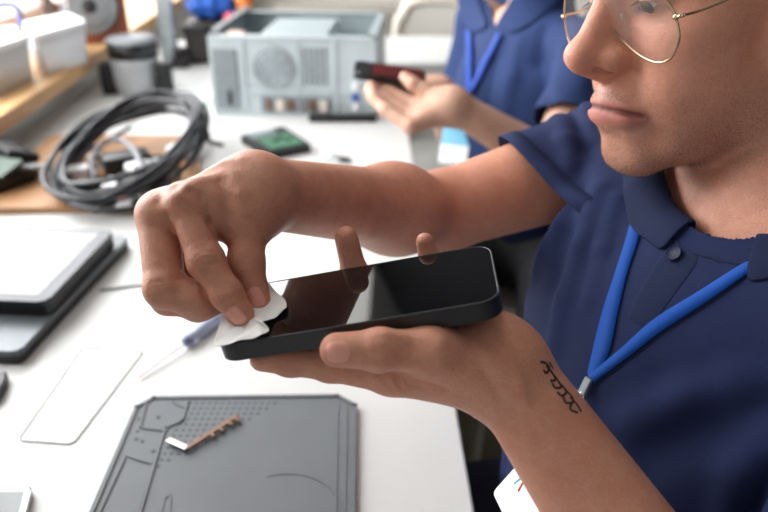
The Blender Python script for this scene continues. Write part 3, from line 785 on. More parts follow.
ribbon([((637, 196), (648, 200)), ((631, 232), (642, 237)), ((619, 272), (630, 275)), ((606, 312), (620, 316)), ((598, 344), (613, 350)), ((591, 374), (600, 378))], 'strap', M_LANYARD, ly)
ribbon([((752, 264), (757, 270)), ((741, 269), (748, 277)), ((702, 293), (710, 303)), ((657, 321), (665, 332)), ((625, 349), (632, 357)), ((592, 376), (598, 382))], 'strap', M_LANYARD, ly, off=.0042)
p0, n0 = on(594, 380, .006); p1, n1 = on(589, 392, .007); p2, n2 = on(584, 404, .008)
b = MB(); d = Vector(p1-p0); b.box((p0+p1)/2, (.0065, .003, d.length*1.25), frame(nrm(np.cross(n0, d)), n0, nrm(d)), bev=.0008); b.build('crimp', M_SILVER_D, ly)
b = MB(); xx = nrm(np.cross(n1, nrm(p2-p1))); ctrr = p1+(p2-p1)*.55
b.tube([Vector(ctrr+xx*.0038*math.cos(a)+nrm(p2-p1)*.0068*math.sin(a)) for a in np.linspace(0, 2*PI, 25)[:-1]], .0010, 8, closed=True); b.tube([Vector(p1), Vector(p1+(p2-p1)*.25)], .0018, 8); b.build('hook', M_CHROME, ly, smooth=True)
# badge
dB = .535; cB = W(493.5, 493, dB); e1 = nrm(W(522, 461, dB-.004)-cB)
best = min(np.linspace(-.06, .06, 241), key=lambda k: abs(nrm(W(514, 536, dB+k)-cB)@e1)); e2 = nrm(W(514, 536, dB+best)-cB); e2 = nrm(e2-e1*(e2@e1)); nB = nrm(np.cross(e2, e1)); nB = nB if nB@(np.array([0, 0, CAM_Z])-cB) > 0 else -nB
bd = empty('id_badge', cB); tag(bd, 'white identity card hanging low beside the tattooed forearm', 'badge')
MBd = Matrix.Translation(Vector(cB)) @ frame(e1, np.cross(nB, e1), nB).to_4x4(); sg = 1 if np.cross(nB, e1)@e2 > 0 else -1
b = MB(); b.prism([(x+.043, sg*(y+.028)) for x, y in rrect(.086, .056, .004)][::sg], 0, .0008, MBd); b.build('card', M_PAPER, bd)
b = MB(); b.tube([MBd @ Vector((.018, sg*.0125, .001)), MBd @ Vector((.024, sg*.014, .001))], .0007, 6); b.tube([MBd @ Vector((.028, sg*.010, .001)), MBd @ Vector((.050, sg*.010, .001))], .0007, 6); b.build('blue_print', M_LTBLUE, bd)
b = MB(); b.tube([MBd @ Vector((.018, sg*.022, .001)), MBd @ Vector((.026, sg*.0185, .001))], .0008, 6); b.build('red_print', M_REDPRINT, bd)
# necklace
nk = [ring_pt(th, 1.032-.026*math.cos(th), .0008) for th in np.linspace(-1.0, -5.2, 50)]
b = MB(); nkp = smooth_path(nk, 6); b.tube(nkp, [.0006+.0005*abs(math.sin(i*1.05)) for i in range(len(nkp))], 6)
o = b.build('necklace', M_GOLD, smooth=True); tag(o, 'thin gold chain lying on the neck above the polo collar', 'necklace')
# glasses
gl = empty('glasses', H(0, .10, 0)); tag(gl, 'gold wire aviator glasses on the face of the person wiping the phone', 'glasses')
def LP(px, py, side=-1):
    """where the sight line meets the plane of the near lens (head frame)"""
    c = H(-.036, .0985, -.008); nn = nrm(H_R@np.array([-.14, 1, -.16])); o = np.array([0, 0, CAM_Z]); v = W(px, py, 1)-o
    return HL(o+v*((c-o)@nn)/(v@nn))
near = [LP(*q) for q in ((596, -4), (601, 8), (608, 21), (621, 39), (637, 53), (649, 60), (659, 62.5), (668, 60), (674, 53), (679, 40), (678.5, 28), (675, 15), (668, 2), (656, -12), (638, -22), (617, -24), (601, -16))]
for s in (1, -1):
    loop = [np.array([p[0]*s, p[1], p[2]]) for p in near]; lp_ = smooth_path(loop, 5, closed=True)
    b = MB(); b.tube([Vector(H(*p)) for p in lp_], .00085, 8, closed=True); rm = b.build('rim', M_GOLD, gl, smooth=True)
    b = MB(); c = np.mean(loop, 0); rows = [[Vector(H(*(c+(p-c)*k+np.array([0, .002*(1-k*k), 0])))) for p in lp_] for k in (.05, .4, .75, .99)]; b.grid(rows, closed=True); b.build('lens', M_LENS, rm, solid=.0012, smooth=True)
    # hinge and temple
    hg = LP(676, 17); hg = np.array([hg[0]*s, hg[1], hg[2]])
    b = MB(); b.sph(H(*hg), .0021, n=12); b.cyl(H(*hg), H(*(hg+np.array([-s*.006, -.001, .001]))), .0013); b.build('hinge', M_GOLD, gl, smooth=True)
    st_ = hg+np.array([-s*.006, -.001, .001])
    b = MB(); b.tube([Vector(H(*p)) for p in smooth_path([st_, (-s*.0745, st_[1]-.018, st_[2]+.002), (-s*.081, .03, .004), (-s*.083, -.005, .008), (-s*.084, -.022, -.010), (-s*.082, -.030, -.030)], 8)], .0009, 8); b.build('temple', M_GOLD, gl, smooth=True)
    pd = LP(616.5, 18); pd = np.array([pd[0]*s*.9, pd[1]-.006, pd[2]]); pa = LP(604, 13); pa = np.array([pa[0]*s, pa[1], pa[2]])
    b = MB(); b.sph(H(*pd), .0035, (.35, .7, 1.0), 14, Matrix(H_R.tolist())); b.build('nose_pad', M_PADS, gl, smooth=True)
    b = MB(); b.tube([Vector(H(*q_)) for q_ in smooth_path([pa, (pa+pd)/2+np.array([0, -.002, .003]), pd], 5)], .0006, 6); b.build('pad_arm', M_GOLD, gl, smooth=True)
for dz in (0, .012):
    a = LP(597, -4-dz*1100); b = MB(); b.tube([Vector(H(*q_)) for q_ in smooth_path([a, (0, a[1]+.003, a[2]+.003), a*np.array([-1, 1, 1])], 8)], .0009, 8); b.build('bridge', M_GOLD, gl, smooth=True)
# ------------------------------------------------------------------ phone and tissue
ph = empty('smartphone', PH(0, 0, -PH_T)); tag(ph, 'large black smartphone lying on the open palm, being wiped', 'phone')
MPH = Matrix.Translation(Vector(PH_C)) @ frame(PH_X, PH_Y, PH_N).to_4x4()
b = MB(); r = bmesh.ops
b.prism(rrect(.166, .076, .0125, 10), -PH_T, -.0006, MPH, bev=.0012); b.build('case', M_CASE, ph, smooth='auto')
b = MB(); b.tube([MPH @ Vector((x, y, -.0004)) for x, y in rrect(.1645, .0745, .0118, 10)], .0006, 8, closed=True); b.build('rim', M_RIM, ph, smooth=True)
b = MB(); b.prism(rrect(.1635, .0735, .0113, 10), -.0012, -.0001, MPH); b.build('screen', M_SCREEN, ph)
for x, l in ((.022, .012), (.046, .022)):
    b = MB(); b.box(MPH @ Vector((x, .0381, -.0055)), (l, .0014, .0025), frame(PH_X, PH_Y, PH_N), bev=.0004); b.build('side_button', M_CASE, ph)
def PHP(px, py, w):
    o = np.array([0, 0, CAM_Z]); v = W(px, py, 1)-o; c = PH(0, 0, w); return o+v*((c-o)@PH_N)/(v@PH_N)
OUT = [(213.5, 345.5, .0014), (228, 344, .0016), (246, 340.5, .0012), (261, 334.5, .0035), (269, 329, .0030), (263, 322.5, .0065), (271, 320.5, .0020), (279, 313.5, .0028), (286.5, 307, .0030), (284.5, 299, .0018), (274, 289, .0030), (263.5, 278.5, .0090), (255, 286, .0100), (238, 298, .0100), (226, 310, .0075), (219, 328, .0045)]
loop = smooth_path([PHP(*q) for q in OUT], 6, closed=True); cen = PHP(247, 316, .0048); rows = []
for i in range(13):
    k = i/12; row = []
    for j, p in enumerate(loop):
        a = j/len(loop)*2*PI
        q = cen+(p-cen)*k; rip = .0009*math.sin(a*5+k*4)*k*(1-.3*k)+.0005*math.sin(a*11+1+6*k)*k+.0004*math.sin(a*3+14*k)
        row.append(Vector(q+PH_N*max(rip, -.0007*k)))
    rows.append(row)
b = MB(); b.grid(rows[1:], closed=True); b.bm.faces.new([v for v in list(b.bm.verts)[:len(loop)]])
o = b.build('cleaning_tissue', M_TISSUE, solid=.0005, sub=1, smooth=True); tag(o, 'crumpled white tissue pinched under the fingertips on the phone screen', 'tissue')
# ================================================================== the bench and what lies on it
VPX = -.0240                                     # the bench runs this much to the left per metre away
TROT = math.atan(-VPX); RT3 = rotz(TROT)
def flat(pix, z): return [tuple(T(x, y, z)[:2]) for x, y in pix]
EPS = .0003
# table: a top and legs
_p = T(43, 105, .800); TABLE_L = lambda y: _p[0]+VPX*(y-_p[1])-.040
e0 = T(475, 512); xr = lambda y: e0[0]+VPX*(y-e0[1])
table = empty('workbench', (-.35, 1.0, 0)); tag(table, 'long white laminate workbench running away under all the repair parts', 'table')
b = MB(); b.prism([(xr(.02), .02), (xr(2.22), 2.22), (-.26, 2.22), (-.26, 2.62), (TABLE_L(2.62), 2.62), (TABLE_L(.02), .02)], TABLE_Z-.028, TABLE_Z, bev=.003); b.build('tabletop', M_WHITE, table)
for x, y in ((xr(.3)-.05, .15), (xr(2.1)-.06, 2.1), (TABLE_L(.15)+.05, .15), (TABLE_L(2.5)+.05, 2.5)):
    b = MB(); b.box((x, y, (TABLE_Z-.028)/2), (.05, .05, TABLE_Z-.028), bev=.004); b.build('leg', M_SILVER_D, table)
# ---- silicone repair mat
Z1 = TABLE_Z+.006
q0, q1 = T(137, 400, Z1), T(353, 400, Z1)
mat_o = empty('repair_mat', ((q0[0]+q1[0])/2, (q0[1]+q1[1])/2-.17, TABLE_Z)); tag(mat_o, 'grey silicone repair mat with trays and a patch of small pits shaded in as dark discs on the bench', 'mat')
def ext(p, y):           # continue an edge of the mat towards the front of the bench
    return p
def edge(pa, pb, y):
    a, b = T(*pa, Z1), T(*pb, Z1); t = (y-a[1])/(b[1]-a[1]); return (a[0]+(b[0]-a[0])*t, y)
YF = T(200, 512, Z1)[1]-.10
outl = [edge((136.6, 406), (91.3, 512), YF), tuple(T(136.6, 406, Z1)[:2]), tuple(T(153.6, 397, Z1)[:2]), tuple(T(337, 395, Z1)[:2]), tuple(T(355, 404.5, Z1)[:2]), edge((355, 404.5), (352.6, 512), YF)]
ctr = np.mean(outl, 0)
inset = lambda P, k: [tuple(np.array(p)+(ctr-np.array(p))/np.linalg.norm(ctr-np.array(p))*k) for p in P]
b = MB(); b.prism(outl[::-1], TABLE_Z+EPS, Z1-.0015, bev=.002)
def wall_strip(pts, w, z0, z1, mi=0):
    for (x0, y0), (x1, y1) in zip(pts, pts[1:]):
        d = Vector((x1-x0, y1-y0, 0)); L = d.length
        b.box(((x0+x1)/2, (y0+y1)/2, (z0+z1)/2), (L+w, w, z1-z0), rotz(math.atan2(d.y, d.x)), mi=mi)
wall_strip(outl, .004, Z1-.002, Z1)
lin = lambda *p: [tuple(T(x, y, Z1)[:2]) for x, y in p]
col = lin((187.6, 401), (182, 420), (165, 427)); col.append(edge((165, 427), (140, 512), YF))
wall_strip(col, .0025, Z1-.002, Z1)
for pr in (((142, 427), (166, 430)), ((126, 455), (152, 463)), ((146, 402), (140, 426)), ((174, 402), (186, 408)), ((124, 458), (99, 512)), ((152, 463), (137, 512))):
    wall_strip(lin(*pr), .002, Z1-.0018, Z1-.0002)
wall_strip(lin((338, 404), (336, 512)), .0012, Z1-.002, Z1-.0008); wall_strip(lin((347, 408), (345, 512)), .0012, Z1-.002, Z1-.0008)
wall_strip(lin((161, 512), (165, 497), (170, 493), (171, 500), (169, 512)), .0012, Z1-.002, Z1-.0008)
# a ring, and dark raised discs standing in for the shade of pits
cc = T(282, 512, Z1)
wall_strip([(cc[0]+.052*math.cos(a), cc[1]-.004+.052*math.sin(a)) for a in np.linspace(.05, PI*.62, 16)], .0009, Z1-.002, Z1-.001)
pits = []
o, ux = T(190, 402, Z1), T(275, 402, Z1); dv = T(158, 465, Z1)-o
u = (ux-o)/13; v = dv/11
for i in range(15):
    for j in range(12):
        if i/14.0+j/11.5 < 1.0:
            p = o+u*i+v*j; b.cyl((p[0], p[1], Z1-.0016), (p[0], p[1], Z1-.0012), .0021, n=6, mi=1)
for px, py in ((158, 416), (142, 440), (153, 450), (137, 430), (136, 438), (139, 418)): p = T(px, py, Z1); b.cyl((p[0], p[1], Z1-.0016), (p[0], p[1], Z1-.0010), .0022, n=10, mi=1)
b.build('silicone_pad', [M_MAT, M_PIT_SHADE], mat_o)
# ---- bent metal strip on the mat
Zt = Z1+.002
tl = empty('metal_bracket', T(200, 435, Z1)); tag(tl, 'small bent strip of brown metal with a bright silver end lying on the grey mat', 'metal part')
b = MB(); p = [T(186, 449, Zt), T(238, 416, Zt)]; d = Vector(p[1]-p[0]); b.box((p[0]+p[1])/2, (d.length, .005, .003), rotz(math.atan2(d.y, d.x)), bev=.0006)
for k in (.45, .62, .8, .93):
    q = p[0]+(p[1]-p[0])*k; b.box(q+np.array([.003, -.003, 0]), (.003, .006, .0028), rotz(math.atan2(d.y, d.x)))
b.build('strip', M_BRONZE, tl)
b = MB(); p = [T(168, 440, Zt), T(187.5, 448.5, Zt)]; d = Vector(p[1]-p[0]); b.box((p[0]+p[1])/2, (d.length, .006, .0034), rotz(math.atan2(d.y, d.x)), bev=.0008); b.build('bright_end', M_CHROME, tl)
# ---- glass screen protector
pg = [T(*q)[:2] for q in ((18, 441), (73, 445), (144, 351), (83, 348.5))]
def round_poly(P, r, n=6):
    out = []; N = len(P)
    for i in range(N):
        a, c, d = (np.array(P[k % N]) for k in (i-1, i, i+1)); u = nrm(a-c); v = nrm(d-c)
        for k in range(n+1):
            t = k/n; out.append(tuple((c+u*r)*(1-t)**2+2*c*t*(1-t)+(c+v*r)*t*t))
    return out
sp = empty('screen_protector', (*np.mean(pg, 0), TABLE_Z)); tag(sp, 'clear glass phone screen protector with a thin grey edge lying flat on the bench', 'screen protector')
RP = round_poly(pg, .008)
b = MB(); b.prism(RP, TABLE_Z+EPS, TABLE_Z+EPS+.0006); b.build('glass_sheet', M_CLEARGLASS, sp)
b = MB(); b.tube([(x, y, TABLE_Z+.0007) for x, y in RP], .0007, 6, closed=True); b.build('dark_edge', M_GREY, sp)
# ---- silver phone, lower left corner
def slab(pix, z, th, r): return round_poly([T(*q, z)[:2] for q in pix], r)
z = TABLE_Z+.009
fr = empty('silver_phone', T(5, 505)); tag(fr, 'silver phone with a dark grey screen lying at the near corner of the bench', 'phone')
P0 = [T(33, 483, z)[:2], T(-62, 483, z)[:2]]; dn = T(25.5, 512, z)[:2]-P0[0]; dn = dn/np.linalg.norm(dn)*.14
PP = [P0[0], P0[1], P0[1]+dn, P0[0]+dn]; c0 = np.mean(PP, 0)
b = MB(); b.prism(round_poly(PP, .010), TABLE_Z+EPS, z, bev=.002); b.build('frame', mat('matt_silver', srgb(176, 178, 180), .4, .5), fr)
sc = lambda k: [c0+(np.array(p)-c0)*k for p in PP]
top_in = nrm(dn)*.011
SQ = [np.array(PP[0])+top_in+(np.array(PP[1])-PP[0])*.07, np.array(PP[1])+top_in+(np.array(PP[0])-PP[1])*.07, np.array(PP[2])-top_in*1.2+(np.array(PP[3])-PP[2])*.07, np.array(PP[3])-top_in*1.2+(np.array(PP[2])-PP[3])*.07]
b = MB(); b.prism(SQ, z-.001, z+.0004); b.build('screen', M_DSCREEN, fr)
# ---- black corner at the left edge
bp = empty('black_block', T(-8, 378)); tag(bp, 'small black plastic block poking in at the left edge below the laptop', 'plastic part')
b = MB(); b.prism([T(*q, TABLE_Z+.012)[:2] for q in ((6.5, 371), (5.5, 379), (-4, 396), (-30, 396), (-30, 370))], TABLE_Z+EPS, TABLE_Z+.012, bev=.002); b.build('block', M_BLACK, bp)
b = MB(); p = T(-12, 380, TABLE_Z+.0125); b.box(p, (.012, .012, .002), bev=.0005); b.build('cap', M_BLACK2, bp)
# ---- laptop with a tablet on top of it
zl, zt = TABLE_Z+.019, TABLE_Z+.040
lp = empty('laptop', T(-20, 300)); tag(lp, 'closed dark grey laptop lying under the tablet at the left of the bench', 'laptop')
A, Bq = T(129, 236, zl)[:2], T(18, 352, zl)[:2]; ax = nrm(Bq-A); ay = np.array([ax[1], -ax[0]]); ay = ay if ay[0] < 0 else -ay
L1 = np.linalg.norm(Bq-A)
quad = lambda A, ax, l, ay, w: [A, A+ax*l, A+ax*l+ay*w, A+ay*w]
b = MB(); b.prism(round_poly(quad(A, ax, L1, ay, .33), .010), TABLE_Z+.002, zl-.008, bev=.002); b.build('base', M_BLACK, lp)
b = MB(); b.prism(round_poly(quad(A, ax, L1, ay, .33), .010), zl-.0075, zl, bev=.002); b.build('lid', mat('laptop_grey', srgb(96, 102, 106), .35, .4), lp)
for k in (.02, .30):
    for m in (.05, .9): q = A+ay*k+ax*L1*m; b = MB(); b.cyl((*q, TABLE_Z+EPS), (*q, TABLE_Z+.0025), .006, n=14); b.build('foot', M_BLACK2, lp)
tb = empty('tablet', T(0, 265)); tag(tb, 'black framed tablet with a shiny pale screen lying on the grey laptop', 'tablet')
A, Bq = T(114, 230, zt)[:2], T(46, 302, zt)[:2]; ax = nrm(Bq-A); ay = np.array([ax[1], -ax[0]]); ay = ay if ay[0] < 0 else -ay; L1 = np.linalg.norm(Bq-A)
b = MB(); b.prism(round_poly(quad(A, ax, L1, ay, .26), .012), zl+EPS, zt-.010, bev=.002); b.build('back_case', M_BLACK, tb)
b = MB(); b.prism(round_poly(quad(A, ax, L1, ay, .26), .012), zt-.009, zt, bev=.002); b.build('frame', mat('tablet_frame', srgb(52, 55, 60), .3, .5), tb)
b = MB(); b.prism(round_poly(quad(A+ay*.016+ax*.014, ax, L1-.026, ay, .228), .004), zt-.001, zt+.0005); b.build('screen', M_TABSCREEN, tb)
# ---- thin cable, screwdriver
cb = MB(); cb.tube([Vector(p) for p in smooth_path([T(*q, TABLE_Z+.002) for q in ((100, 290), (118, 288), (140, 285), (165, 287), (190, 290), (206, 284))], 6)], .0016, 8)
o = cb.build('thin_cable', M_GREY, smooth=True); tag(o, 'thin grey cable lying on the bench between the laptop and the wiping hand', 'cable')
sd = empty('screwdriver', T(185, 345)); tag(sd, 'thin screwdriver with a clear blue handle lying on the bench behind the tissue', 'screwdriver')
za = TABLE_Z+.0085; p0, p1, p2 = T(139, 377, TABLE_Z+.003), T(187, 341, za), T(232, 307, za)
b = MB(); b.cyl(p0, p1, .0014, .0018, n=10); b.build('shaft', M_CHROME, sd, smooth='auto')
dv = nrm(p2-p1); q = Vector(dv).to_track_quat('Z', 'Y').to_matrix()
b = MB(); b.lathe(p1, [(.0035, 0), (.0075, .002), (.0078, .008), (.006, .012), (.0068, .016), (.0082, .03), (.0082, .075), (.006, .082), (0, .083)], 8, q); b.build('handle', M_CLEARBLUE, sd)
b = MB(); b.lathe(p1-dv*.004, [(.004, 0), (.0062, .001), (.0062, .005), (.004, .006)], 16, q); b.build('collar', mat('navy_plastic', srgb(104, 114, 146), .4), sd)
# ================================================================== far end of the bench and the window ledge
LEDGE_B, LEDGE_T = .800, .832
wl = lambda y, off=0: LX0+VPX*(y-LY0)+off          # front edge of the ledge
_p = T(43, 105, LEDGE_B); LX0, LY0 = _p[0], _p[1]
def Lp(px, py): return T(px, py, LEDGE_T)
# ---- desktop computer case lying on its side, cover off
cA, cB_ = T(215, 114.5), T(376, 117.5); cx = nrm(cB_-cA); cy = np.array([-cx[1], cx[0], 0]); CW = np.linalg.norm(cB_-cA); CD, CH = .36, .182
pc = empty('computer_case', (cA+cB_)/2+cy*CD/2); tag(pc, 'silver desktop computer case on its side, cover off, far along the bench', 'computer')
MC = Matrix.Translation(Vector(cA)) @ frame(cx, cy, (0, 0, 1)).to_4x4()
def cbox(b, x0, x1, y0, y1, z0, z1, bev=0, mi=0):
    return b.box(MC @ Vector(((x0+x1)/2, (y0+y1)/2, (z0+z1)/2)), (x1-x0, y1-y0, z1-z0), frame(cx, cy, (0, 0, 1)), bev=bev, mi=mi)
b = MB(); cbox(b, 0, CW, .002, CD, EPS, .004); cbox(b, 0, .004, .002, CD, .004, CH); cbox(b, CW-.004, CW, .002, CD, .004, CH); cbox(b, 0, CW, CD-.004, CD, .004, CH)
for x0, x1, y0, y1 in ((0, CW, 0, .022), (0, CW, CD-.022, CD), (0, .018, 0, CD), (CW-.018, CW, 0, CD)): cbox(b, x0, x1, y0, y1, CH-.003, CH)
b.build('chassis', M_SILVER, pc)
S_ = lambda x: (x-213)/(375-213)*CW; Z_ = lambda y: (114.5-y)/(114.5-38)*CH
rear = MB(); cbox(rear, 0, CW, 0, .004, EPS, CH)
for x0, x1, y0, y1 in ((243, 248, 108, 42), (299, 301, 92, 42), (334, 338, 112, 42)): cbox(rear, S_(x0), S_(x1), -.003, .001, Z_(y0), Z_(y1), .001)
cbox(rear, 0, CW, -.003, .001, CH-.008, CH, .001); cbox(rear, S_(243), CW, -.003, .001, Z_(93), Z_(89), .001)
rear.build('rear_panel', M_SILVER, pc)
b = MB(); cbox(b, S_(216), S_(240), -.004, .002, Z_(108), Z_(50), .002); b.build('power_supply_panel', M_SILVER_D, pc)
b = MB(); cbox(b, S_(228.5), S_(233), -.006, 0, Z_(104), Z_(90), .002); b.build('power_socket', M_BLACK, pc)
b = MB(); c = MC @ Vector((S_(275), -.0045, Z_(67))); yv = Vector(cy)
b.cyl(c-yv*.001, c+yv*.005, .047, n=40)
for rr in (.044, .035, .026, .016):
    b.tube([c-yv*.0015+Vector(cx)*rr*math.cos(a)+Vector((0, 0, rr*math.sin(a))) for a in np.linspace(0, 2*PI, 33)[:-1]], .0016, 6, closed=True, mi=1)
for k in range(4):
    a = k*PI/4; d = Vector(cx)*math.cos(a)+Vector((0, 0, math.sin(a))); b.cyl(c-yv*.0015-d*.045, c-yv*.0015+d*.045, .0014, n=6, mi=1)
b.build('fan_grille', [M_SILVER_D, M_SILVER], pc)
for i in range(5):
    x = 304+i*5.2; b = MB(); cbox(b, S_(x), S_(x+2.8), -.002, .002, Z_(83), Z_(48), .0008); b.build('slot_cover', M_SILVER_D, pc)
b = MB(); cbox(b, S_(261), S_(331), -.003, .002, Z_(111), Z_(95), .001); b.build('port_plate', M_SILVER_D, pc)
for x, w, m in ((266, 6, M_BRONZE), (276, 8, M_BEIGE), (287, 7, M_BRONZE), (297, 9, M_GREY), (309, 7, M_BRONZE), (319, 8, M_BEIGE)):
    b = MB(); cbox(b, S_(x), S_(x+w), -.007, 0, Z_(109), Z_(98), .001); b.build('port', m, pc)
for y0, y1, m in ((88, 80, M_PAPER), (98, 91, M_BLUE), (107, 101, M_PAPER)):
    b = MB(); cbox(b, S_(352), S_(358), -.006, 0, Z_(y1 if y1 > y0 else y0), Z_(min(y0, y1)), .001); b.build('side_port', m, pc)
b = MB(); cbox(b, .10, .26, .10, .32, CH-.045, CH-.012, .004); b.build('drive_cage', M_SILVER, pc)
b = MB(); cbox(b, .12, .27, .05, .096, CH-.05, CH-.020, .002); b.build('drive', M_BLACK, pc)
b = MB(); cbox(b, .03, .36, .03, .34, .012, .016); b.build('main_board', M_DGREEN, pc)
b = MB(); cbox(b, .005, .025, .02, .345, CH, CH+.012, .003); b.build('side_rail', M_GREY, pc)
b = MB(); cbox(b, .035, .075, .035, .06, CH-.02, CH+.001, .003); b.build('pink_tab', mat('pink_plastic', srgb(226, 190, 178), .6), pc)
# ---- black bar in front of the case
b = MB(); p0, p1 = T(309, 121.5), T(377, 121.5); d = Vector(p1-p0); b.box((p0+p1)/2+np.array([0, 0, .009]), (d.length, .022, .016), rotz(math.atan2(d.y, d.x)), bev=.003)
o = b.build('black_bar', M_BLACK, smooth='auto'); tag(o, 'flat black bar lying at the foot of the computer case', 'bar')
# ---- hard drive with a green board
hd = empty('hard_drive', T(276, 140)); tag(hd, 'hard drive with a green circuit board face up between the arm and the computer case', 'hard drive')
zq = TABLE_Z+.020; HQ = [T(*q, zq)[:2] for q in ((240, 134), (283, 125), (311, 143), (271, 150.5))]
b = MB(); b.prism(round_poly(HQ, .004), TABLE_Z+EPS, zq-.003, bev=.002); b.build('drive_body', M_BLACK2, hd)
hc_ = np.mean(HQ, 0); HI = [hc_+(np.array(p)-hc_)*.9+(np.array(HQ[2])-HQ[0])*.03 for p in HQ]; HI[0] = HI[0]+(HI[1]*0+np.array(HQ[3])-HQ[0])*.0
gI = [HQ[0]+(HQ[1]-HQ[0])*.12+(HQ[3]-HQ[0])*.42, HQ[1]+(HQ[0]-HQ[1])*.12+(HQ[2]-HQ[1])*.30, HQ[2]+(HQ[3]-HQ[2])*.1+(HQ[1]-HQ[2])*.08, HQ[3]+(HQ[2]-HQ[3])*.1+(HQ[0]-HQ[3])*.08]
b = MB(); b.prism(gI, zq-.004, zq-.0005); b.build('circuit_board', M_GREEN, hd)
b = MB(); b.prism([HQ[0]+(HQ[1]-HQ[0])*.1+(HQ[3]-HQ[0])*.06, HQ[1]+(HQ[0]-HQ[1])*.3+(HQ[2]-HQ[1])*.04, HQ[1]+(HQ[0]-HQ[1])*.3+(HQ[2]-HQ[1])*.26, HQ[0]+(HQ[1]-HQ[0])*.1+(HQ[3]-HQ[0])*.36], zq-.004, zq-.001); b.build('metal_plate', M_SILVER_D, hd)
for f_, g_ in ((.35, .5), (.6, .35), (.7, .7)):
    b = MB(); q = gI[0]+(gI[1]-gI[0])*f_+(gI[3]-gI[0])*g_; b.box((*q, zq+.0005), (.014, .012, .003), rotz(.5)); b.build('chip', M_DGREEN, hd)
# ---- small clip
cl = empty('metal_clip', T(337, 158)); tag(cl, 'tiny dark metal clip on the bench just behind the crossing forearm', 'clip')
b = MB(); b.tube([Vector(p) for p in smooth_path([T(324, 158, TABLE_Z+.004), T(332, 156, TABLE_Z+.012), T(341, 158, TABLE_Z+.006), T(349, 160, TABLE_Z+.004)], 5)], .0035, 8); b.build('spring', M_SILVER, cl, smooth=True)
b = MB(); b.cyl(T(340, 159, TABLE_Z+.006), T(350, 160, TABLE_Z+.006), .005); b.build('grip', M_BLACK, cl, smooth='auto')
# ---- wooden tray under the cables
TR = [T(*q) for q in ((-6, 215), (160, 211.5), (206, 184), (188, 140), (30, 140))]; TRQ = [tuple(p[:2]) for p in (TR[0], TR[1], TR[2], TR[3])]+[(wl(T(30, 140)[1], .03), T(30, 140)[1]), (wl(TR[0][1], .03), TR[0][1])]
b = MB(); b.prism(TRQ, TABLE_Z+EPS, TABLE_Z+.012, bev=.003); o = b.build('wooden_board', M_TRAY); tag(o, 'brown bamboo board under the coiled cables at the left of the bench', 'board')
ZB = TABLE_Z+.012
# ---- cable coil: round loops leaning on the clutter
k_top, k_bot, k_l, k_r = W(150, 103, 1.52), T(108, 200, ZB+.014), W(60, 162, 1.32), W(200, 126, 1.38)
cc = (k_top+k_bot+k_l+k_r)/4; ca = (k_r-k_l)/2; cb_ = (k_top-k_bot)/2; cn = nrm(np.cross(ca, cb_)); cn = cn if cn[2] > 0 else -cn
co = MB(); pts = []
for t in np.linspace(0, 2*PI*11, 620):
    k = t/(2*PI); r = .96+.10*math.sin(k*2.3)+.030*math.sin(t*.37+k)+.02*math.sin(3*t+k*5); w = .014*math.sin(k*1.7+.3)+.008*math.sin(t*2+k)
    p = cc+ca*r*math.cos(t+.05*math.sin(k*4))+cb_*r*math.sin(t)+cn*w; p[2] = max(p[2], ZB+.006+.005*(1+math.sin(k*2.9))); pts.append(Vector(p))
co.tube(pts, .0046, 8); o = co.build('cable_coil', mat('black_cable', srgb(44, 47, 52), .4, var=.2, scale=30), smooth=True); tag(o, 'big coil of black cable leaning over the connectors on the bamboo board', 'cable')
pts = [Vector(p) for p in smooth_path([T(95, 178, ZB+.01), W(92, 160, 1.36), W(104, 143, 1.42), W(120, 140, 1.42), W(134, 150, 1.38), W(142, 168, 1.30), T(150, 182, ZB+.01)], 8)]
gb = MB(); gb.tube(pts, .0055, 8); o = gb.build('grey_cable', mat('grey_cable', srgb(128, 130, 136), .45), smooth=True); tag(o, 'grey cable arching up inside the black coil', 'cable')
for seed, pc_, m_, lb in ((3, ((62, 150), (75, 128), (100, 112), (125, 108), (118, 122), (84, 138), (66, 165), (90, 150), (130, 128)), M_BLACK2, 'tangled black lead behind the left rim of the coil'),
                          (5, ((70, 205), (100, 210), (140, 206), (165, 190), (178, 165), (172, 180), (150, 200), (110, 204)), M_BLACK2, 'black lead looped along the front edge of the bamboo board'),
                          (8, ((150, 98), (175, 92), (198, 104), (207, 122), (200, 150), (186, 168), (196, 140), (190, 112), (168, 104)), mat('dark_lead', srgb(62, 66, 72), .5), 'dark grey lead looped outside the right rim of the coil')):
    r3 = np.random.default_rng(seed); tb_ = MB(); tb_.tube([Vector(p) for p in smooth_path([T(x, y, ZB+.006+.016*r3.random()) for x, y in pc_], 8)], .0038, 8); o = tb_.build('loose_cable', m_, smooth=True); tag(o, lb, 'cable')
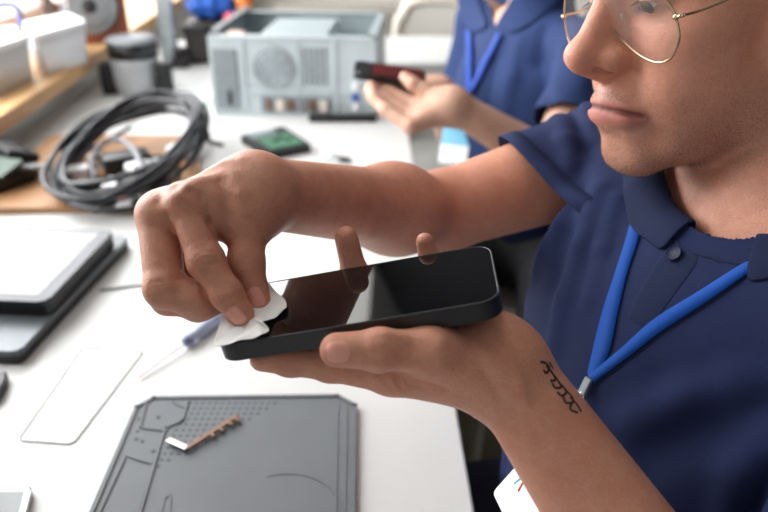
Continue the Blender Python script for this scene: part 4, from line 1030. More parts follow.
# connectors, each a plug with a shell
def plug(px, py, ang, m1, m2, label, s=1.0, z=None):
    z = ZB if z is None else z
    p = T(px, py, z+.011*s); e = empty('connector_plug', (p[0], p[1], z)); tag(e, label, 'connector', 'plugs on the bamboo board'); d = Vector((math.cos(ang), math.sin(ang), 0))
    b = MB(); b.box(Vector(p)-d*.012*s, (.036*s, .024*s, .020*s), rotz(ang), bev=.004*s); b.build('hood', m1, e, smooth='auto')
    b = MB(); b.box(Vector(p)+d*.016*s, (.020*s, .018*s, .010*s), rotz(ang), bev=.001); b.build('shell', m2, e)
    b = MB(); b.tube([Vector(p)-d*.028*s, Vector(p)-d*.045*s+Vector((0, 0, -.003*s)), Vector(p)-d*.07*s+Vector((.01*s, .01*s, -.006*s))], .0035*s, 8); b.build('lead', M_BLACK2, e, smooth=True)
for a in ((85, 172, .4, M_PAPER, M_CHROME, 'white plug with a chrome shell at the left inside the black coil'), (104, 160, 2.6, M_CHROME, M_PAPER, 'silver plug lying uppermost among the connectors inside the coil'),
          (98, 187, .1, M_BLACK, M_CHROME, 'black plug at the front inside the coil'), (124, 183, 2.9, M_BLACK, M_SILVER, 'black plug beside the grey cable inside the coil'),
          (146, 166, .9, M_PAPER, M_SILVER, 'white plug right of the grey cable inside the coil'), (135, 197, .7, M_CHROME, M_BEIGE, 'silver and cream plug in front of the coil, left one'), (147, 189, .3, M_GREY, M_CHROME, 'grey plug in front of the coil near the knuckles'),
          (183, 148, 1.2, M_PAPER, M_CHROME, 'white plug just outside the right rim of the coil'), (197, 133, 2.2, M_BLACK, M_PAPER, 'black plug with a white shell right of the coil')): plug(*a, s=1.25)
ad = empty('power_adapter', T(125, 150, ZB)); tag(ad, 'black power adapter block half hidden inside the cable coil', 'adapter'); p = T(126, 162, ZB+.018)
b = MB(); b.box(p, (.085, .05, .036), rotz(.5), bev=.006); b.build('block', M_BLACK, ad, smooth='auto'); b = MB(); b.cyl(p+np.array([.036, .02, 0]), p+np.array([.062, .034, 0]), .006, .004); b.build('strain_relief', M_BLACK2, ad)
# ---- black and green gadget at the left edge
gd = empty('circuit_gadget', T(10, 185, ZB)); tag(gd, 'black cased gadget with a dark green board on the bamboo board at the left edge', 'electronics')
p = T(4, 186, ZB); b = MB(); b.box(p+np.array([-.02, .02, .016]), (.11, .10, .03), rotz(-.5), bev=.008); b.build('case', M_BLACK, gd, smooth='auto')
b = MB(); b.box(p+np.array([-.012, .0, .036]), (.09, .055, .006), rotz(-.35) @ Matrix.Rotation(.25, 3, 'X')); b.build('board', M_DGREEN, gd)
b = MB(); b.box(p+np.array([-.02, .085, .040]), (.13, .06, .018), rotz(-.75) @ Matrix.Rotation(-.4, 3, 'X'), bev=.006); b.build('lid', M_BLACK2, gd, smooth='auto')
b = MB(); b.box(p+np.array([.035, .012, .030]), (.075, .012, .008), rotz(.15), bev=.002); b.build('bracket', M_GREY, gd)
# ---- grey canister with a black lid
pj = T(139, 92); jr = empty('canister', pj); tag(jr, 'grey canister with a wide black lid standing on the bench behind the cable coil', 'canister')
b = MB(); b.lathe(pj, [(.050, EPS), (.054, .004), (.056, .03), (.060, .080), (.062, .088), (.058, .092)], 40); b.build('body', mat('smoky_plastic', srgb(168, 170, 172), .35), jr)
b = MB(); b.lathe(pj, [(.058, .092), (.062, .094), (.062, .124), (.058, .128), (0, .129)], 40); b.build('lid', M_BLACK, jr)
b = MB(); b.lathe(pj, [(.063, .1285), (.064, .133), (.060, .139), (0, .140)], 40); b.build('lid_rim', M_GREY, jr)
for px, nm, lb in ((112, 'left', 'black adapter brick standing left of the grey canister'), (167, 'r', 'dark adapter brick standing right of the grey canister')):
    p = T(px, 93); e = empty('adapter_brick', p); tag(e, lb, 'adapter', 'adapter bricks by the canister'); b = MB(); b.box(p+np.array([0, 0, .041]), (.040, .05, .08), rotz(.2), bev=.005); b.build('block', M_BLACK, e, smooth='auto'); b = MB(); b.box(p+np.array([0, -.026, .06]), (.022, .003, .02), rotz(.2)); b.build('label_plate', M_BLACK2, e)
o_ = T(199, 100); b = MB(); b.prism(round_poly([T(*q)[:2] for q in ((182, 107), (212, 105), (213, 96), (188, 97))], .01), TABLE_Z+EPS, TABLE_Z+.012, bev=.003); o = b.build('plastic_tray', mat('pale_green_plastic', srgb(214, 226, 220), .3)); tag(o, 'small pale green plastic tray between the canister and the computer case', 'tray')
# ---- grey post, black case, blue cloth beyond
pp = T(172, 66); st = empty('lamp_post', pp); tag(st, 'grey metal post with a dark foot standing behind the canister', 'stand')
b = MB(); b.box(pp+np.array([0, 0, .33]), (.042, .042, .62), rotz(TROT), bev=.004); b.build('post', mat('blue_grey_metal', srgb(168, 178, 182), .45, .3), st); b = MB(); b.box(pp+np.array([.02, 0, .012]), (.07, .08, .022), rotz(TROT), bev=.005); b.build('foot', M_BLACK2, st); b = MB(); b.box(pp+np.array([.03, -.01, .04]), (.03, .05, .035), rotz(TROT), bev=.006); b.build('clamp', M_BLACK, st)
pk = T(203, 62); tc = empty('tool_case', pk); tag(tc, 'dark tool case standing beside the computer case under the blue cloth', 'case')
b = MB(); b.box(pk+np.array([.02, .02, .061]), (.13, .12, .12), rotz(.1), bev=.02, seg=3); b.build('shell', mat('dark_brown_plastic', srgb(46, 42, 40), .6), tc, smooth='auto'); b = MB(); b.tube([Vector(pk)+Vector(q) for q in smooth_path([(-.03, -.04, .09), (-.03, -.065, .11), (.03, -.065, .11), (.04, -.04, .09)], 5)], .007, 8); b.build('handle', M_BLACK2, tc, smooth=True)
b = MB(); pb = pk+np.array([.035, .03, .158]); b.sph(pb, .062, (1.15, .9, .62), 32)
for v in b.bm.verts: d = v.co-Vector(pb); v.co += d.normalized()*.007*(math.sin(d.x*140)+math.sin(d.z*170+d.y*120))
o = b.build('blue_cloth', M_BLUE, smooth=True); tag(o, 'crumpled bright blue cloth bundled on the dark tool case', 'cloth')
p = pk+np.array([.135, .03, 0]); og = empty('glue_bottle', p); tag(og, 'small bottle with an orange cap behind the computer case', 'bottle'); b = MB(); b.lathe(p, [(.022, EPS), (.024, .005), (.024, .12), (.012, .14), (.012, .155)], 24); b.build('bottle', M_GREY, og); b = MB(); b.lathe(p, [(.024, .152), (.026, .156), (.024, .192), (.010, .202), (0, .202)], 24); b.build('cap', M_ORANGE, og)
p = pk+np.array([.105, -.055, 0]); og = empty('red_clamp', p); tag(og, 'red tipped clamp standing near the corner of the computer case', 'clamp'); b = MB(); b.cyl(p+np.array([0, 0, EPS]), p+np.array([0, 0, .125]), .010); b.build('bar', M_BLACK2, og, smooth='auto'); b = MB(); b.sph(p+np.array([0, 0, .137]), .019, (1, 1, .9)); b.build('knob', M_RED, og, smooth=True)
# ---- window ledge
b = MB(); yA, yB = .25, 4.5
b.prism([(wl(yA), yA), (wl(yB), yB), (wl(yB)-.34, yB), (wl(yA)-.34, yA)], LEDGE_B, LEDGE_T, bev=.004); lg = b.build('trim_1', M_WOOD); lg['kind'] = 'structure'
# boxes on the ledge
def tub(name, label, pix, h, m, lid_m, handle=None):
    P = [Lp(*q)[:2] for q in pix]; c = np.mean(P, 0); e = empty(name, (*c, LEDGE_T)); tag(e, label, 'container')
    b = MB(); big = round_poly(P, .02); n = len(big); lo = [tuple(c+(np.array(p)-c)*.90) for p in big]
    b.grid([[(x, y, LEDGE_T+EPS) for x, y in lo], [(x, y, LEDGE_T+h) for x, y in big]], closed=True); b.bm.faces.new([v for v in list(b.bm.verts)[:n]][::-1]); b.build('tub', m, e, solid=.0025)
    b = MB(); b.prism([tuple(c+(np.array(p)-c)*1.04) for p in big], LEDGE_T+h, LEDGE_T+h+.014, bev=.003); b.build('lid', lid_m, e)
    if handle: b = MB(); b.tube([Vector(p) for p in handle(c, h)], .006, 8); b.build('handle', M_PURPLE, e, smooth=True)
tub('storage_tub', 'frosted storage tub with a violet handle at the near end of the wooden ledge', ((-22, 106), (38, 80), (20, 68), (-40, 88)), .085, M_FROST, M_FROST, lambda c, h: smooth_path([np.array([c[0]-.055, c[1]-.06, LEDGE_T+h+.014]), np.array([c[0]-.06, c[1]-.062, LEDGE_T+h+.062]), np.array([c[0]+.035, c[1]+.06, LEDGE_T+h+.075]), np.array([c[0]+.04, c[1]+.06, LEDGE_T+h+.014])], 6))
tub('white_tub', 'white lidded box next along the wooden ledge before the loudspeaker', ((44, 78), (92, 61), (74, 50), (26, 64)), .082, M_PAPER, M_PAPER)
# loudspeaker
sa = Lp(52, 47); sx = nrm([.93, .36, 0]); sy = np.array([-sx[1], sx[0], 0]); SW = .205; SH = .30
sk = empty('loudspeaker', sa+sx*SW/2+sy*.07); tag(sk, 'red brown wooden loudspeaker with a silver cone standing on the window ledge', 'loudspeaker')
MS = Matrix.Translation(Vector(sa)) @ frame(sx, sy, (0, 0, 1)).to_4x4()
b = MB(); b.box(MS @ Vector((SW/2, .07, SH/2+EPS)), (SW, .14, SH), frame(sx, sy, (0, 0, 1)), bev=.004); b.build('cabinet', M_WALNUT, sk)
q = (MS.to_3x3() @ Matrix.Rotation(math.radians(90), 3, 'X')); wc = MS @ Vector((SW*.54, -.001, .100))
b = MB(); b.lathe(wc, [(.072, 0), (.074, .006), (.068, .009), (.060, .007)], 40, q); b.build('woofer_rim', M_GREY, sk)
b = MB(); b.lathe(wc, [(.062, .006), (.056, .009), (.050, .004), (.024, -.0005)], 40, q); b.build('cone', M_CHROME, sk)
b = MB(); b.lathe(wc, [(.024, 0), (.022, .006), (.012, .010), (0, .011)], 30, q); b.build('dust_cap', M_BLACK2, sk)
tw = MS @ Vector((SW*.54, -.001, .235)); b = MB(); b.lathe(tw, [(.030, 0), (.030, .004), (.016, .003), (.012, .008), (0, .011)], 30, q); b.build('tweeter', M_BLACK, sk)
b = MB(); b.box(MS @ Vector((SW*.06, -.004, SH/2)), (SW*.12, .010, SH*.98), frame(sx, sy, (0, 0, 1)), bev=.002); b.build('dark_trim', mat('dark_trim', srgb(62, 48, 42), .5), sk)
wd = MS @ Vector((SW*.20, -.006, .135)); b = MB(); b.lathe(wd, [(.024, 0), (.022, .008), (0, .011)], 30, q); b.build('dial', M_PAPER, sk); b = MB(); b.lathe(MS @ Vector((SW*.20, -.006, .055)), [(.019, 0), (.017, .007), (0, .008)], 30, q); b.build('dial', M_CHROME, sk)
# ================================================================== the colleague beyond
F2 = nrm([-.93, -.37, 0]); G2 = nrm([-.37, .93, 0]); M2 = np.stack([F2, G2, UPV], 1); O2 = np.array([.285, 1.43, 0])
def p2(f, s, z): return O2+F2*f+G2*s+UPV*z
kS = p2(0, .185, .985); lS2 = p2(0, -.185, .985); kE = p2(.06, .20, .74); lE2 = W(552, 165, 1.16)
lW2, rW2 = W(455, 106, 1.10), W(442, 92, 1.32)
H2_R = rotm(math.radians(112), math.radians(-28), 0); H2_T = p2(.045, 0, 1.215)
def h2(x, y, z): return H2_T+H2_R@np.array([x, y, z])
B2 = [FC(p2(-.005, 0, 1.02), h2(0, -.03, -.05), .056, .054, .052, .052, F2, .02), EL(h2(0, -.012, .045), [.074, .095, .082], H2_R, .02), EL(h2(0, .032, -.028), [.058, .060, .078], H2_R, .03), EL(h2(0, .07, -.10), [.022, .02, .018], H2_R, .03), RC(h2(0, .095, .008), h2(0, .114, -.034), .009, .013, .01), RC(h2(-.022, .085, -.075), h2(.022, .085, -.075), .006, .006, .006),
      RC(lS2-UPV*.012, kS-UPV*.012, .034, .034, .04), EL(p2(.02, .0, .955), [.058, .075, .052], M2, .03), EL(p2(0, 0, .92), [.08, .14, .11], M2, .05),
      FC(lS2, lE2, .045, .045, .036, .036, [1, 0, 0], .02), FC(lE2, lW2, .037, .036, .026, .023, [0, 0, 1], .02), FC(kS, kE, .045, .045, .036, .036, [1, 0, 0], .02), FC(kE, rW2, .037, .036, .026, .023, [0, 0, 1], .02)]
for s in (-1, 1): B2 += [EL(h2(s*.077, -.010, -.008), [.009, .018, .030], H2_R, .008), EL(h2(s*.033, .097, 0), [.016, .014, .011], H2_R, .01, -1)]
# left hand: palm, knuckles at (405, 128), fingers under the phone; thumb on top
K = [W(411, 126, 1.085), W(413, 116, 1.11), W(416, 107, 1.135), W(420, 100, 1.16)]
for q in K: B2.append(RC(lW2+(q-lW2)*.1, q, .020, .0125, .02))
fin = [[K[0], W(386, 110, 1.10), W(374, 98, 1.115), W(372, 90, 1.125)], [K[1], W(384, 100, 1.125), W(373, 91, 1.135), W(371, 85, 1.14)], [K[2], W(390, 92, 1.15), W(378, 86, 1.16), W(374, 82, 1.16)], [K[3], W(396, 92, 1.17), W(386, 86, 1.18), W(381, 82, 1.18)]]
for f_ in fin: B2.append(finger(f_, [.0118, .0100, .0090, .0080]))
B2.append(finger([W(440, 100, 1.10), W(425, 90, 1.105), W(413, 84, 1.105), W(405, 77, 1.11)], [.0145, .0115, .0100, .0088], kroot=.014))
# right hand behind the phone
K2 = [W(396, 100, 1.25), W(398, 94, 1.27), W(402, 89, 1.29), W(405, 85, 1.31)]
for q in K2: B2.append(RC(rW2+(q-rW2)*.1, q, .019, .0120, .02))
for q, (x, y, d) in zip(K2, ((372, 96, 1.22), (370, 90, 1.23), (374, 84, 1.25), (380, 82, 1.27))): B2.append(finger([q, W(x+10, y+3, d+.01), W(x, y, d-.03), W(x+2, y-8, d-.05)], [.0115, .0098, .0088, .0078]))
B2.append(finger([rW2+(K2[0]-rW2)*.45, W(400, 84, 1.24), W(386, 76, 1.20), W(377, 72, 1.185)], [.014, .0112, .0098, .0085], kroot=.012))
V2, Q2 = polygonise(B2, .003)
man2 = empty('person', (O2[0], O2[1], 0)); me2 = np_mesh('body', V2, Q2); body2 = link('body', me2, M_SKIN2, man2)
paint(me2, 'mask', mask_for(V2, H2_R, H2_T, K, [f_[3] for f_ in fin])*np.array([1, 0, 1, 1]))
hp2 = [EL(h2(0, -.014, .052), [.080, .102, .086], H2_R, .01), EL(h2(0, .085, .012), [.066, .055, .05], H2_R, .01, -1), EL(h2(0, .03, -.075), [.1, .085, .07], H2_R, .02, -1)]
a_, q_ = polygonise(hp2, .005); link('hair', np_mesh('hair', a_, q_), M_HAIR, body2)
S_KEEP = S
S2 = [FC(lS2-UPV*.01, kS-UPV*.01, .058, .050, .058, .050, [0, 0, 1], .04), EL(p2(.012, 0, .87), [.112, .172, .135], M2, .05), EL(p2(.02, 0, .72), [.120, .160, .20], M2, .08),
      RC(lS2-UPV*.01, mid(lS2, lE2, .8), .058, .056, .03), RC(kS-UPV*.01, mid(kS, kE, .8), .058, .054, .03), RC(p2(0, 0, 1.0), h2(0, -.02, -.09), .060, .05, .03)]
def hit2(px, py): return hit(px, py, S2, 1.0, 1.9)
for pl, w, am in (([(545, 30), (541, 60), (548, 105)], .014, -.010), ([(520, 45), (512, 80), (505, 110)], .014, .006), ([(570, 45), (580, 85)], .016, .006), ([(498, 60), (488, 110)], .012, -.005)):
    pts = [hit2(*q) for q in pl]; S2 += [BP(a, c, w, am) for a, c in zip(pts, pts[1:])]
a_, q_ = polygonise(S2, .004, relax=3)
def open2(V, Q):
    for ax0, ax1, t in ((lS2, lE2, .66), (kS, kE, .66)):
        n = nrm(ax1-ax0); p = mid(ax0, ax1, t); d = (V-p)@n; e = ax1-ax0; tt = (V-ax0)@e/(e@e); dist = np.linalg.norm(V-ax0-tt[:, None]*e, axis=1); d = np.where((dist < .085) & (tt > .25), d, -1)
        Q = Q[~(d[Q] > 0).all(1)]; us = np.zeros(len(V), bool); us[np.unique(Q)] = True; m = (d > 0) & us; V = V.copy(); V[m] -= d[m, None]*n
    # neck opening with a short V
    n = nrm(np.array([.05, 0, 1])); p = p2(.004, 0, 1.0); q = V-p; t = q@n; rad = q-t[:, None]*n; rl = np.linalg.norm(rad, axis=1)
    d = np.where(t > -.035, .052-rl, -1.0)
    sz = lambda v: np.stack([(v-O2)@G2, v[..., 2]], -1)
    ap, tl, tr = sz(hit2(496, 27)), sz(hit2(477, -4)), sz(hit2(518, -4)); v2 = sz(V); fr_ = (V-O2)@F2
    sl, sr = (tl-ap), (tr-ap); w = v2-ap; h = w[:, 1]
    if (sl[0]*h-0).size: lo_, hi_ = sorted((sl[0]/max(sl[1], 1e-3), sr[0]/max(sr[1], 1e-3)))
    ins = np.minimum(w[:, 0]-lo_*h, hi_*h-w[:, 0]); ins = np.where((h > 0) & (fr_ > .02), ins, -1); d = np.maximum(d, ins)
    Q = Q[~(d[Q] > 0).all(1)]; ids = np.unique(Q); mp = np.full(len(V), -1); mp[ids] = np.arange(len(ids)); return V[ids], mp[Q]
a_, q_ = open2(a_, q_)
shirt2 = link('polo_shirt', np_mesh('polo_shirt', a_, q_), M_SHIRT2, man2); m_ = shirt2.modifiers.new('cloth', 'SOLIDIFY'); m_.thickness = .003; m_.offset = 1
on2 = lambda px, py, off=.006: on(px, py, off, S2, 1.0, 1.9)[0]
for rows in ([[(474, -20), (466, -18), (458, -16)], [(478, -4), (468, -2), (459, 0)], [(484, 12), (474, 18), (464, 22)], [(493, 27), (485, 33), (476, 36)]], [[(524, -20), (545, -12), (566, -6)], [(516, -4), (534, 4), (553, 10)], [(507, 12), (520, 20), (535, 26)], [(497, 27), (506, 33), (517, 36)]]):
    b = MB(); b.grid([[Vector(on2(*q, .008)) for q in r] for r in rows]); b.build('collar', M_SHIRT2, shirt2, solid=.003, sub=2, smooth=True)
LD2 = nrm([-.30, -.95, 0]); q2 = lambda f, s, z: O2+LD2*f+np.array([-LD2[1], LD2[0], 0])*s*-1+UPV*z
L2G = [RC(q2(0, .09, .555), q2(.40, .12, .555), .086, .066, .04), RC(q2(0, -.09, .555), q2(.40, -.12, .555), .086, .066, .04), EL(p2(-.01, 0, .58), [.13, .16, .11], M2, .05), RC(q2(.40, .12, .555), q2(.38, .12, .10), .064, .05, .03), RC(q2(.40, -.12, .555), q2(.38, -.12, .10), .064, .05, .03)]
a_, q_ = polygonise(L2G, .008); link('trousers', np_mesh('trousers', a_, q_), mat('black_denim', srgb(22, 23, 27), .85), man2)
for s, f_ in ((-1, .24), (1, .24)):
    b = MB(); b.sph(q2(.43, s*.12, .045), 1, (.125, .048, .045), 20, frame(LD2, (-LD2[1], LD2[0], 0), UPV)); b.build('shoe', M_BLACK2, man2, smooth=True)
tag(man2, 'person in a blue polo seated farther along the bench holding a phone in both hands', 'person')
wa = nrm(rW2-kE); wc_ = rW2-wa*.012; u1 = nrm(np.cross(wa, UPV)); u2 = np.cross(wa, u1)
ww = empty('wristband', wc_); tag(ww, 'pale wristband on the far wrist of the person in the blue polo', 'wristband')
b = MB(); b.grid([[Vector(wc_+wa*dz+(u1*.0275*math.cos(t)+u2*.0245*math.sin(t))) for t in np.linspace(0, 2*PI, 33)[:-1]] for dz in (-.009, 0, .009)], closed=True); b.build('band', M_PAPER, ww, solid=.003, smooth=True)
b = MB(); b.box(wc_+u2*-.026*(1 if u2[2] < 0 else -1), (.022, .022, .006), frame(wa, u1, u2), bev=.002); b.build('clasp', M_SILVER, ww)
# colleague's chair: pale shell on a black base
c2 = p2(-.02, 0, 0); st2 = empty('shell_chair', (*c2[:2], 0)); tag(st2, 'pale grey shell chair under the person in the blue polo', 'chair')
rows = []
for i in range(22):
    t = i/21
    if t < .55: f = .23-t/.55*.42; z = .452+.03*abs(t/.55-.4)-(.018*math.exp(-((t-.02)/.06)**2)); wd_ = .215
    else: k = (t-.55)/.45; f = -.19-.06*k-.02*math.sin(k*PI/2); z = .452+.03*.6+.36*k**1.1; wd_ = .215-.02*k
    rows.append([Vector(p2(f-.02+.05*(e*e)*(1 if t > .5 else 0), e*wd_, z+.035*e**4*(1 if t < .6 else 0))) for e in np.linspace(-1, 1, 13)])
b = MB(); b.grid(rows); b.build('shell', M_CHAIR, st2, solid=.010, sub=1, smooth=True)
for sf, ss in ((.17, .16), (.17, -.16), (-.17, .16), (-.17, -.16)):
    b = MB(); b.tube([Vector(p2(sf-.02, ss, .442)), Vector(p2(sf*1.25-.02, ss*1.25, .02)), Vector(p2(sf*1.26-.02, ss*1.26, .003))], .011, 10); b.build('leg', M_BEIGE, st2, smooth=True)
b = MB(); b.box(p2(-.02, 0, .436), (.30, .26, .016), frame(F2, G2, UPV)); b.build('under_plate', M_BLACK2, st2)
# phone in hand
pA, pB, pC = W(362, 74, 1.135), W(418, 82, 1.14), W(390, 62, 1.20); x_ = nrm(pB-pA); y_ = nrm((pC-pA)-x_*((pC-pA)@x_)); n_ = nrm(np.cross(x_, y_)); n_ = n_ if n_[2] > 0 else -n_; y_ = np.cross(n_, x_); cP = (pA+pB)/2+y_*.030
ph2 = empty('phone_in_hands', cP); tag(ph2, 'phone with a maroon screen held in the hands of the person in the blue polo', 'phone')
MP = Matrix.Translation(Vector(cP)) @ frame(x_, y_, n_).to_4x4()
b = MB(); b.prism(rrect(.112, .062, .010), -.009, 0, MP, bev=.002); b.build('case', M_BLACK, ph2)
b = MB(); b.prism([(x+.012, y) for x, y in rrect(.080, .054, .008)], 0, .0008, MP); b.build('screen', M_MAROON, ph2)
b = MB(); b.prism([(x-.040, y) for x, y in rrect(.020, .050, .006)], 0, .0010, MP); b.build('bright_plate', M_CHROME, ph2)
# lanyard and badge
ly2 = empty('lanyard', on2(473, 92)); tag(ly2, 'blue lanyard on the chest of the person in the blue polo', 'lanyard')
def rib2(pairs, name):
    b = MB(); Lq = smooth_path([p for p in pairs], 8); b.grid([[Vector(on2(x-2.6, y, .010)), Vector(on2(x+2.6, y+.6, .010))] for x, y in Lq]); return b.build(name, M_LANYARD2, ly2, solid=.0015, smooth=True)
rib2([(472, 30), (473, 50), (473, 72), (473, 93)], 'strap'); rib2([(503, 36), (496, 50), (489, 62), (482, 78), (474, 93)], 'strap')
q0 = on2(472, 94, .012); q1 = on2(464, 126, .016); b = MB(); b.tube([Vector(q0), Vector((q0+q1)/2), Vector(q1)], .0035, 8); b.build('cord', M_LANYARD2, ly2, smooth=True)
bd2 = empty('id_badge', q1); tag(bd2, 'identity card with a light blue top half hung on the blue polo', 'badge')
u_ = nrm(W(452, 160, 1.2)-W(457, 128, 1.2)); tb_ = on2(463, 127, .012); n2 = nrm(np.array([-.35, -.8, .45])); u_ = nrm(u_-n2*(u_@n2)); r_ = np.cross(u_, n2); MQ = Matrix.Translation(Vector(tb_+u_*.03)) @ frame(r_, -u_, n2).to_4x4()
b = MB(); b.prism(rrect(.056, .080, .004), -.0008, 0, MQ); b.build('card', M_PAPER, bd2); b = MB(); b.prism([(x, y+.018) for x, y in rrect(.056, .044, .004)], 0, .0007, MQ); b.build('blue_panel', M_LTBLUE, bd2)
# ================================================================== the room
WY0 = .62
def st_(o): o['kind'] = 'structure'; return o
YF_, XR, ZC = 4.60, 2.3, 3.45; YBK = -1.6
b = MB(); b.box((.4, 1.5, -.03), (4.4, 6.4, .06)); st_(b.build('floor', M_FLOOR))
wx = lambda y: wl(y, -.05)
XW = wx(1.8)-.02                                             # window wall: below the ledge, beside and over the window
b = MB(); b.box((XW-.17, 1.5, LEDGE_B/2-.002), (.30, 6.4, LEDGE_B-.006)); b.box((XW-.17, 1.5, 2.965), (.30, 6.4, .95))
for y0, y1 in ((-1.7, WY0), (4.40, 4.70)): b.box((XW-.17, (y0+y1)/2, 1.66), (.30, y1-y0, 1.66))
st_(b.build('wall_left', M_WALLW))
wf = MB(); xw = XW-.30
for z in (LEDGE_T+.02, 2.47): wf.box((xw, (WY0+4.4)/2, z), (.05, 4.4-WY0, .05), bev=.004)
for y in (WY0+.03, 1.55, 2.5, 3.45, 4.38): wf.box((xw, y, 1.66), (.05, .05, 1.62), bev=.004)
win = st_(wf.build('window_1', M_PAPER)); b = MB(); b.box((xw-.01, (WY0+4.4)/2, 1.66), (.006, 4.36-WY0, 1.58)); b.build('pane', M_PANE, win)
b = MB(); b.box((.4, YF_+.05, .55), (4.4, .10, 1.10)); b.box((.4, YF_+.06, 2.275), (4.4, .10, 2.35)); w_ = st_(b.build('wall_far', M_WALL))
w_.data.materials.append(M_DARKWALL)
for f in w_.data.polygons:
    if f.center.z > 1.0: f.material_index = 1  # unseen upper wall coloured dark so the phone screen reflects darkness
b = MB(); b.box((.4, YF_-.02, .705), (4.4, .05, .04), bev=.004); st_(b.build('trim_2', M_BEIGE))
b = MB(); b.box((XR+.05, 1.5, 1.75), (.10, 6.4, 3.5)); st_(b.build('wall_right', M_DARKWALL))  # unseen wall, coloured dark to stop light bouncing back from the right
b = MB(); b.box((.4, 1.5, ZC+.05), (4.4, 6.4, .10)); st_(b.build('ceiling', mat('ceiling_paint', srgb(176, 174, 170), .85)))
# taupe cabinet by the far wall, second bench, beige chair
tcab = empty('low_cabinet', (-.24, 3.86, 0)); tag(tcab, 'taupe low cabinet standing behind the white far table', 'cabinet')
b = MB(); b.box((-.24, 3.86, .33), (.62, .26, .66-2*EPS), bev=.004); b.build('body', M_TAUPE, tcab)
for x in (-.40, -.08): b = MB(); b.box((x, 3.725, .34), (.30, .012, .58), bev=.003); d_ = b.build('door', M_TAUPE, tcab); b = MB(); b.cyl((x+.10, 3.705, .50), (x+.10, 3.718, .50), .009); b.build('knob', M_GREY, d_)
ft = empty('far_table', (.45, 2.55, 0)); tag(ft, 'white table standing across the room beyond the computer case', 'table')
ya, yb = T(420, 63)[1], T(420, 36)[1]; xa, xb = T(374, 50)[0], .95
b = MB(); b.box(((xa+xb)/2, (ya+yb)/2, TABLE_Z-.014), (xb-xa, yb-ya, .028), bev=.003); b.build('tabletop', M_WHITE, ft)
for x, y in ((xa+.06, ya+.06), (xb-.06, ya+.06), (xa+.06, yb-.06), (xb-.06, yb-.06)): b = MB(); b.box((x, y, (TABLE_Z-.028)/2), (.045, .045, TABLE_Z-.028)); b.build('leg', M_SILVER_D, ft)
# chair behind the far table
cy0 = yb+.16; px_ = lambda x, y, yy: W(x, y, 1)*0+np.array([0, 0, CAM_Z])+(W(x, y, 1)-np.array([0, 0, CAM_Z]))*(yy/W(x, y, 1)[1])
bc = empty('beige_chair', (*px_(430, 20, cy0)[:2], 0)); tag(bc, 'beige chair with a pale back panel behind the white far table', 'chair')
A_ = [px_(x, y, cy0) for x, y in ((397, 34), (403, 16), (408, 6), (420, 1), (440, 0), (458, 2), (466, 20), (470, 36))]
b = MB(); b.tube([Vector(p) for p in smooth_path([np.array([A_[0][0]-.02, cy0, .30])]+A_+[np.array([A_[-1][0]+.02, cy0, .30])], 6)], .020, 10); b.build('back_frame', M_BEIGE, bc, smooth=True)
c_ = px_(434, 20, cy0); b = MB(); b.box((c_[0], cy0+.004, c_[2]-.04), (.235, .02, .26), bev=.008); b.build('back_panel', M_WALL, bc)
b = MB(); b.box((c_[0], cy0-.0+.21, .44), (.40, .40, .04), bev=.015); b.build('seat', M_BEIGE, bc)
for dx in (-.17, .17):
    for dy in (.03, .38): b = MB(); b.cyl((c_[0]+dx, cy0+dy, .002), (c_[0]+dx*.9, cy0+dy, .43), .013); b.build('leg', M_BEIGE, bc)
# things on the floor under the bench end
bx = T(474, 428, .10); cbx = empty('cardboard_box', (bx[0]+.03, bx[1]+.05, 0)); tag(cbx, 'khaki cardboard box on the floor beyond the bench edge', 'box')
b = MB(); b.box((bx[0]+.02, bx[1]+.10, .085), (.22, .20, .168), rotz(.4), bev=.003); b.build('carton', mat('khaki_card', srgb(138, 128, 106), .8, var=.25, scale=14), cbx); b = MB(); b.box((bx[0]+.02, bx[1]+.10, .1705), (.22, .035, .003), rotz(.4)); b.build('tape', M_BEIGE, cbx)
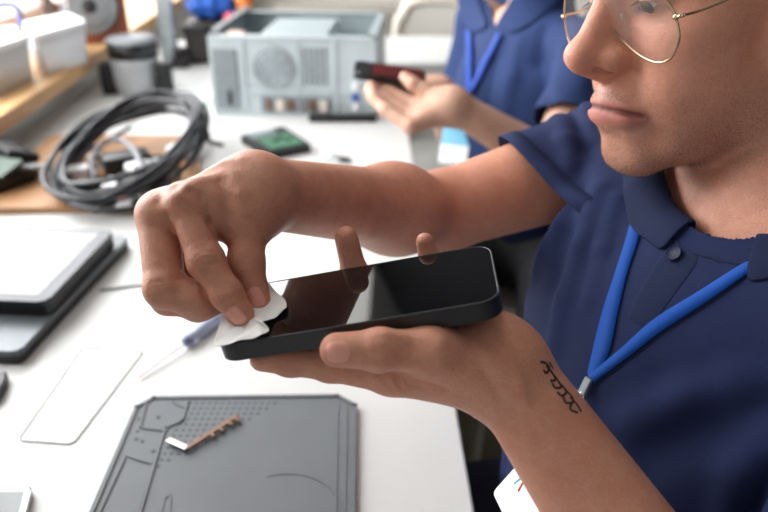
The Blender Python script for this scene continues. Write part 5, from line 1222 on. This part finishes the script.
# ------------------------------------------------------------------ unseen overhead fill panels, added to give light from above
for (x, y), lb in (((-.30, .75), 'square fill light panel added over the near end of the bench'), ((-.30, 2.3), 'square fill light panel added over the far end of the bench')):
    e = empty('fill_panel', (x, y, ZC)); tag(e, lb, 'lamp', 'added fill panels'); b = MB(); b.box((x, y, ZC-.02), (.64, .64, .03), bev=.004); b.build('panel_frame', M_PAPER, e)
    t = NT('fill_diffuser'); t.set(Base_Color=(.9, .9, .9, 1), Emission_Color=(1, .98, .95, 1), Emission_Strength=FILL_EMIT); b = MB(); b.box((x, y, ZC-.037), (.58, .58, .004)); b.build('diffuser', t.m, e)
    L = bpy.data.lights.new('fill_light', 'AREA'); L.shape = 'SQUARE'; L.size = .58; L.energy = FILL_W; L.color = (1, .985, .96); lo = bpy.data.objects.new('fill_light', L); COL.objects.link(lo); lo.location = (x, y, ZC-.045)
# daylight through the window
L = bpy.data.lights.new('window_daylight', 'AREA'); L.shape = 'RECTANGLE'; L.size = 1.58; L.size_y = 4.36-WY0; L.energy = WIN_W*(4.36-WY0)/2.7; L.color = (1, 1, 1); lo = bpy.data.objects.new('window_daylight', L); COL.objects.link(lo); lo.location = (xw+.06, (WY0+4.4)/2, 1.66); lo.rotation_euler = (0, -math.pi/2, 0)
w = bpy.data.worlds.new('sky'); SC.world = w; w.use_nodes = True; nt = w.node_tree; bg = nt.nodes['Background']
tc_ = nt.nodes.new('ShaderNodeTexCoord'); sx_ = nt.nodes.new('ShaderNodeSeparateXYZ'); rp = nt.nodes.new('ShaderNodeValToRGB'); nt.links.new(tc_.outputs['Generated'], sx_.inputs[0])
mr = nt.nodes.new('ShaderNodeMapRange'); mr.inputs['From Min'].default_value = -1; mr.inputs['From Max'].default_value = 1; nt.links.new(sx_.outputs['X'], mr.inputs[0]); nt.links.new(mr.outputs[0], rp.inputs[0])
rp.color_ramp.elements[0].color = (SKY_L,)*3+(1,); rp.color_ramp.elements[0].position = .25; rp.color_ramp.elements[1].color = (SKY_R*.97, SKY_R*.99, SKY_R*1.03, 1); rp.color_ramp.elements[1].position = .5
nt.links.new(rp.outputs[0], bg.inputs[0]); bg.inputs[1].default_value = 1
# ------------------------------------------------------------------ camera
cam = bpy.data.cameras.new('camera'); cam.lens = FPX/768*36; cam.sensor_width = 36; cam.clip_start = .02; cam.dof.use_dof = True; cam.dof.focus_distance = FOCUS; cam.dof.aperture_fstop = FSTOP
co_ = bpy.data.objects.new('camera', cam); COL.objects.link(co_); co_.location = (0, 0, CAM_Z); co_.rotation_euler = (math.pi/2-PITCH, 0, 0); SC.camera = co_
SC.view_settings.view_transform = 'Standard'; SC.view_settings.look = 'None'; SC.view_settings.gamma = 1; SC.view_settings.exposure = EXPOSURE
SC.cycles.use_denoising = True
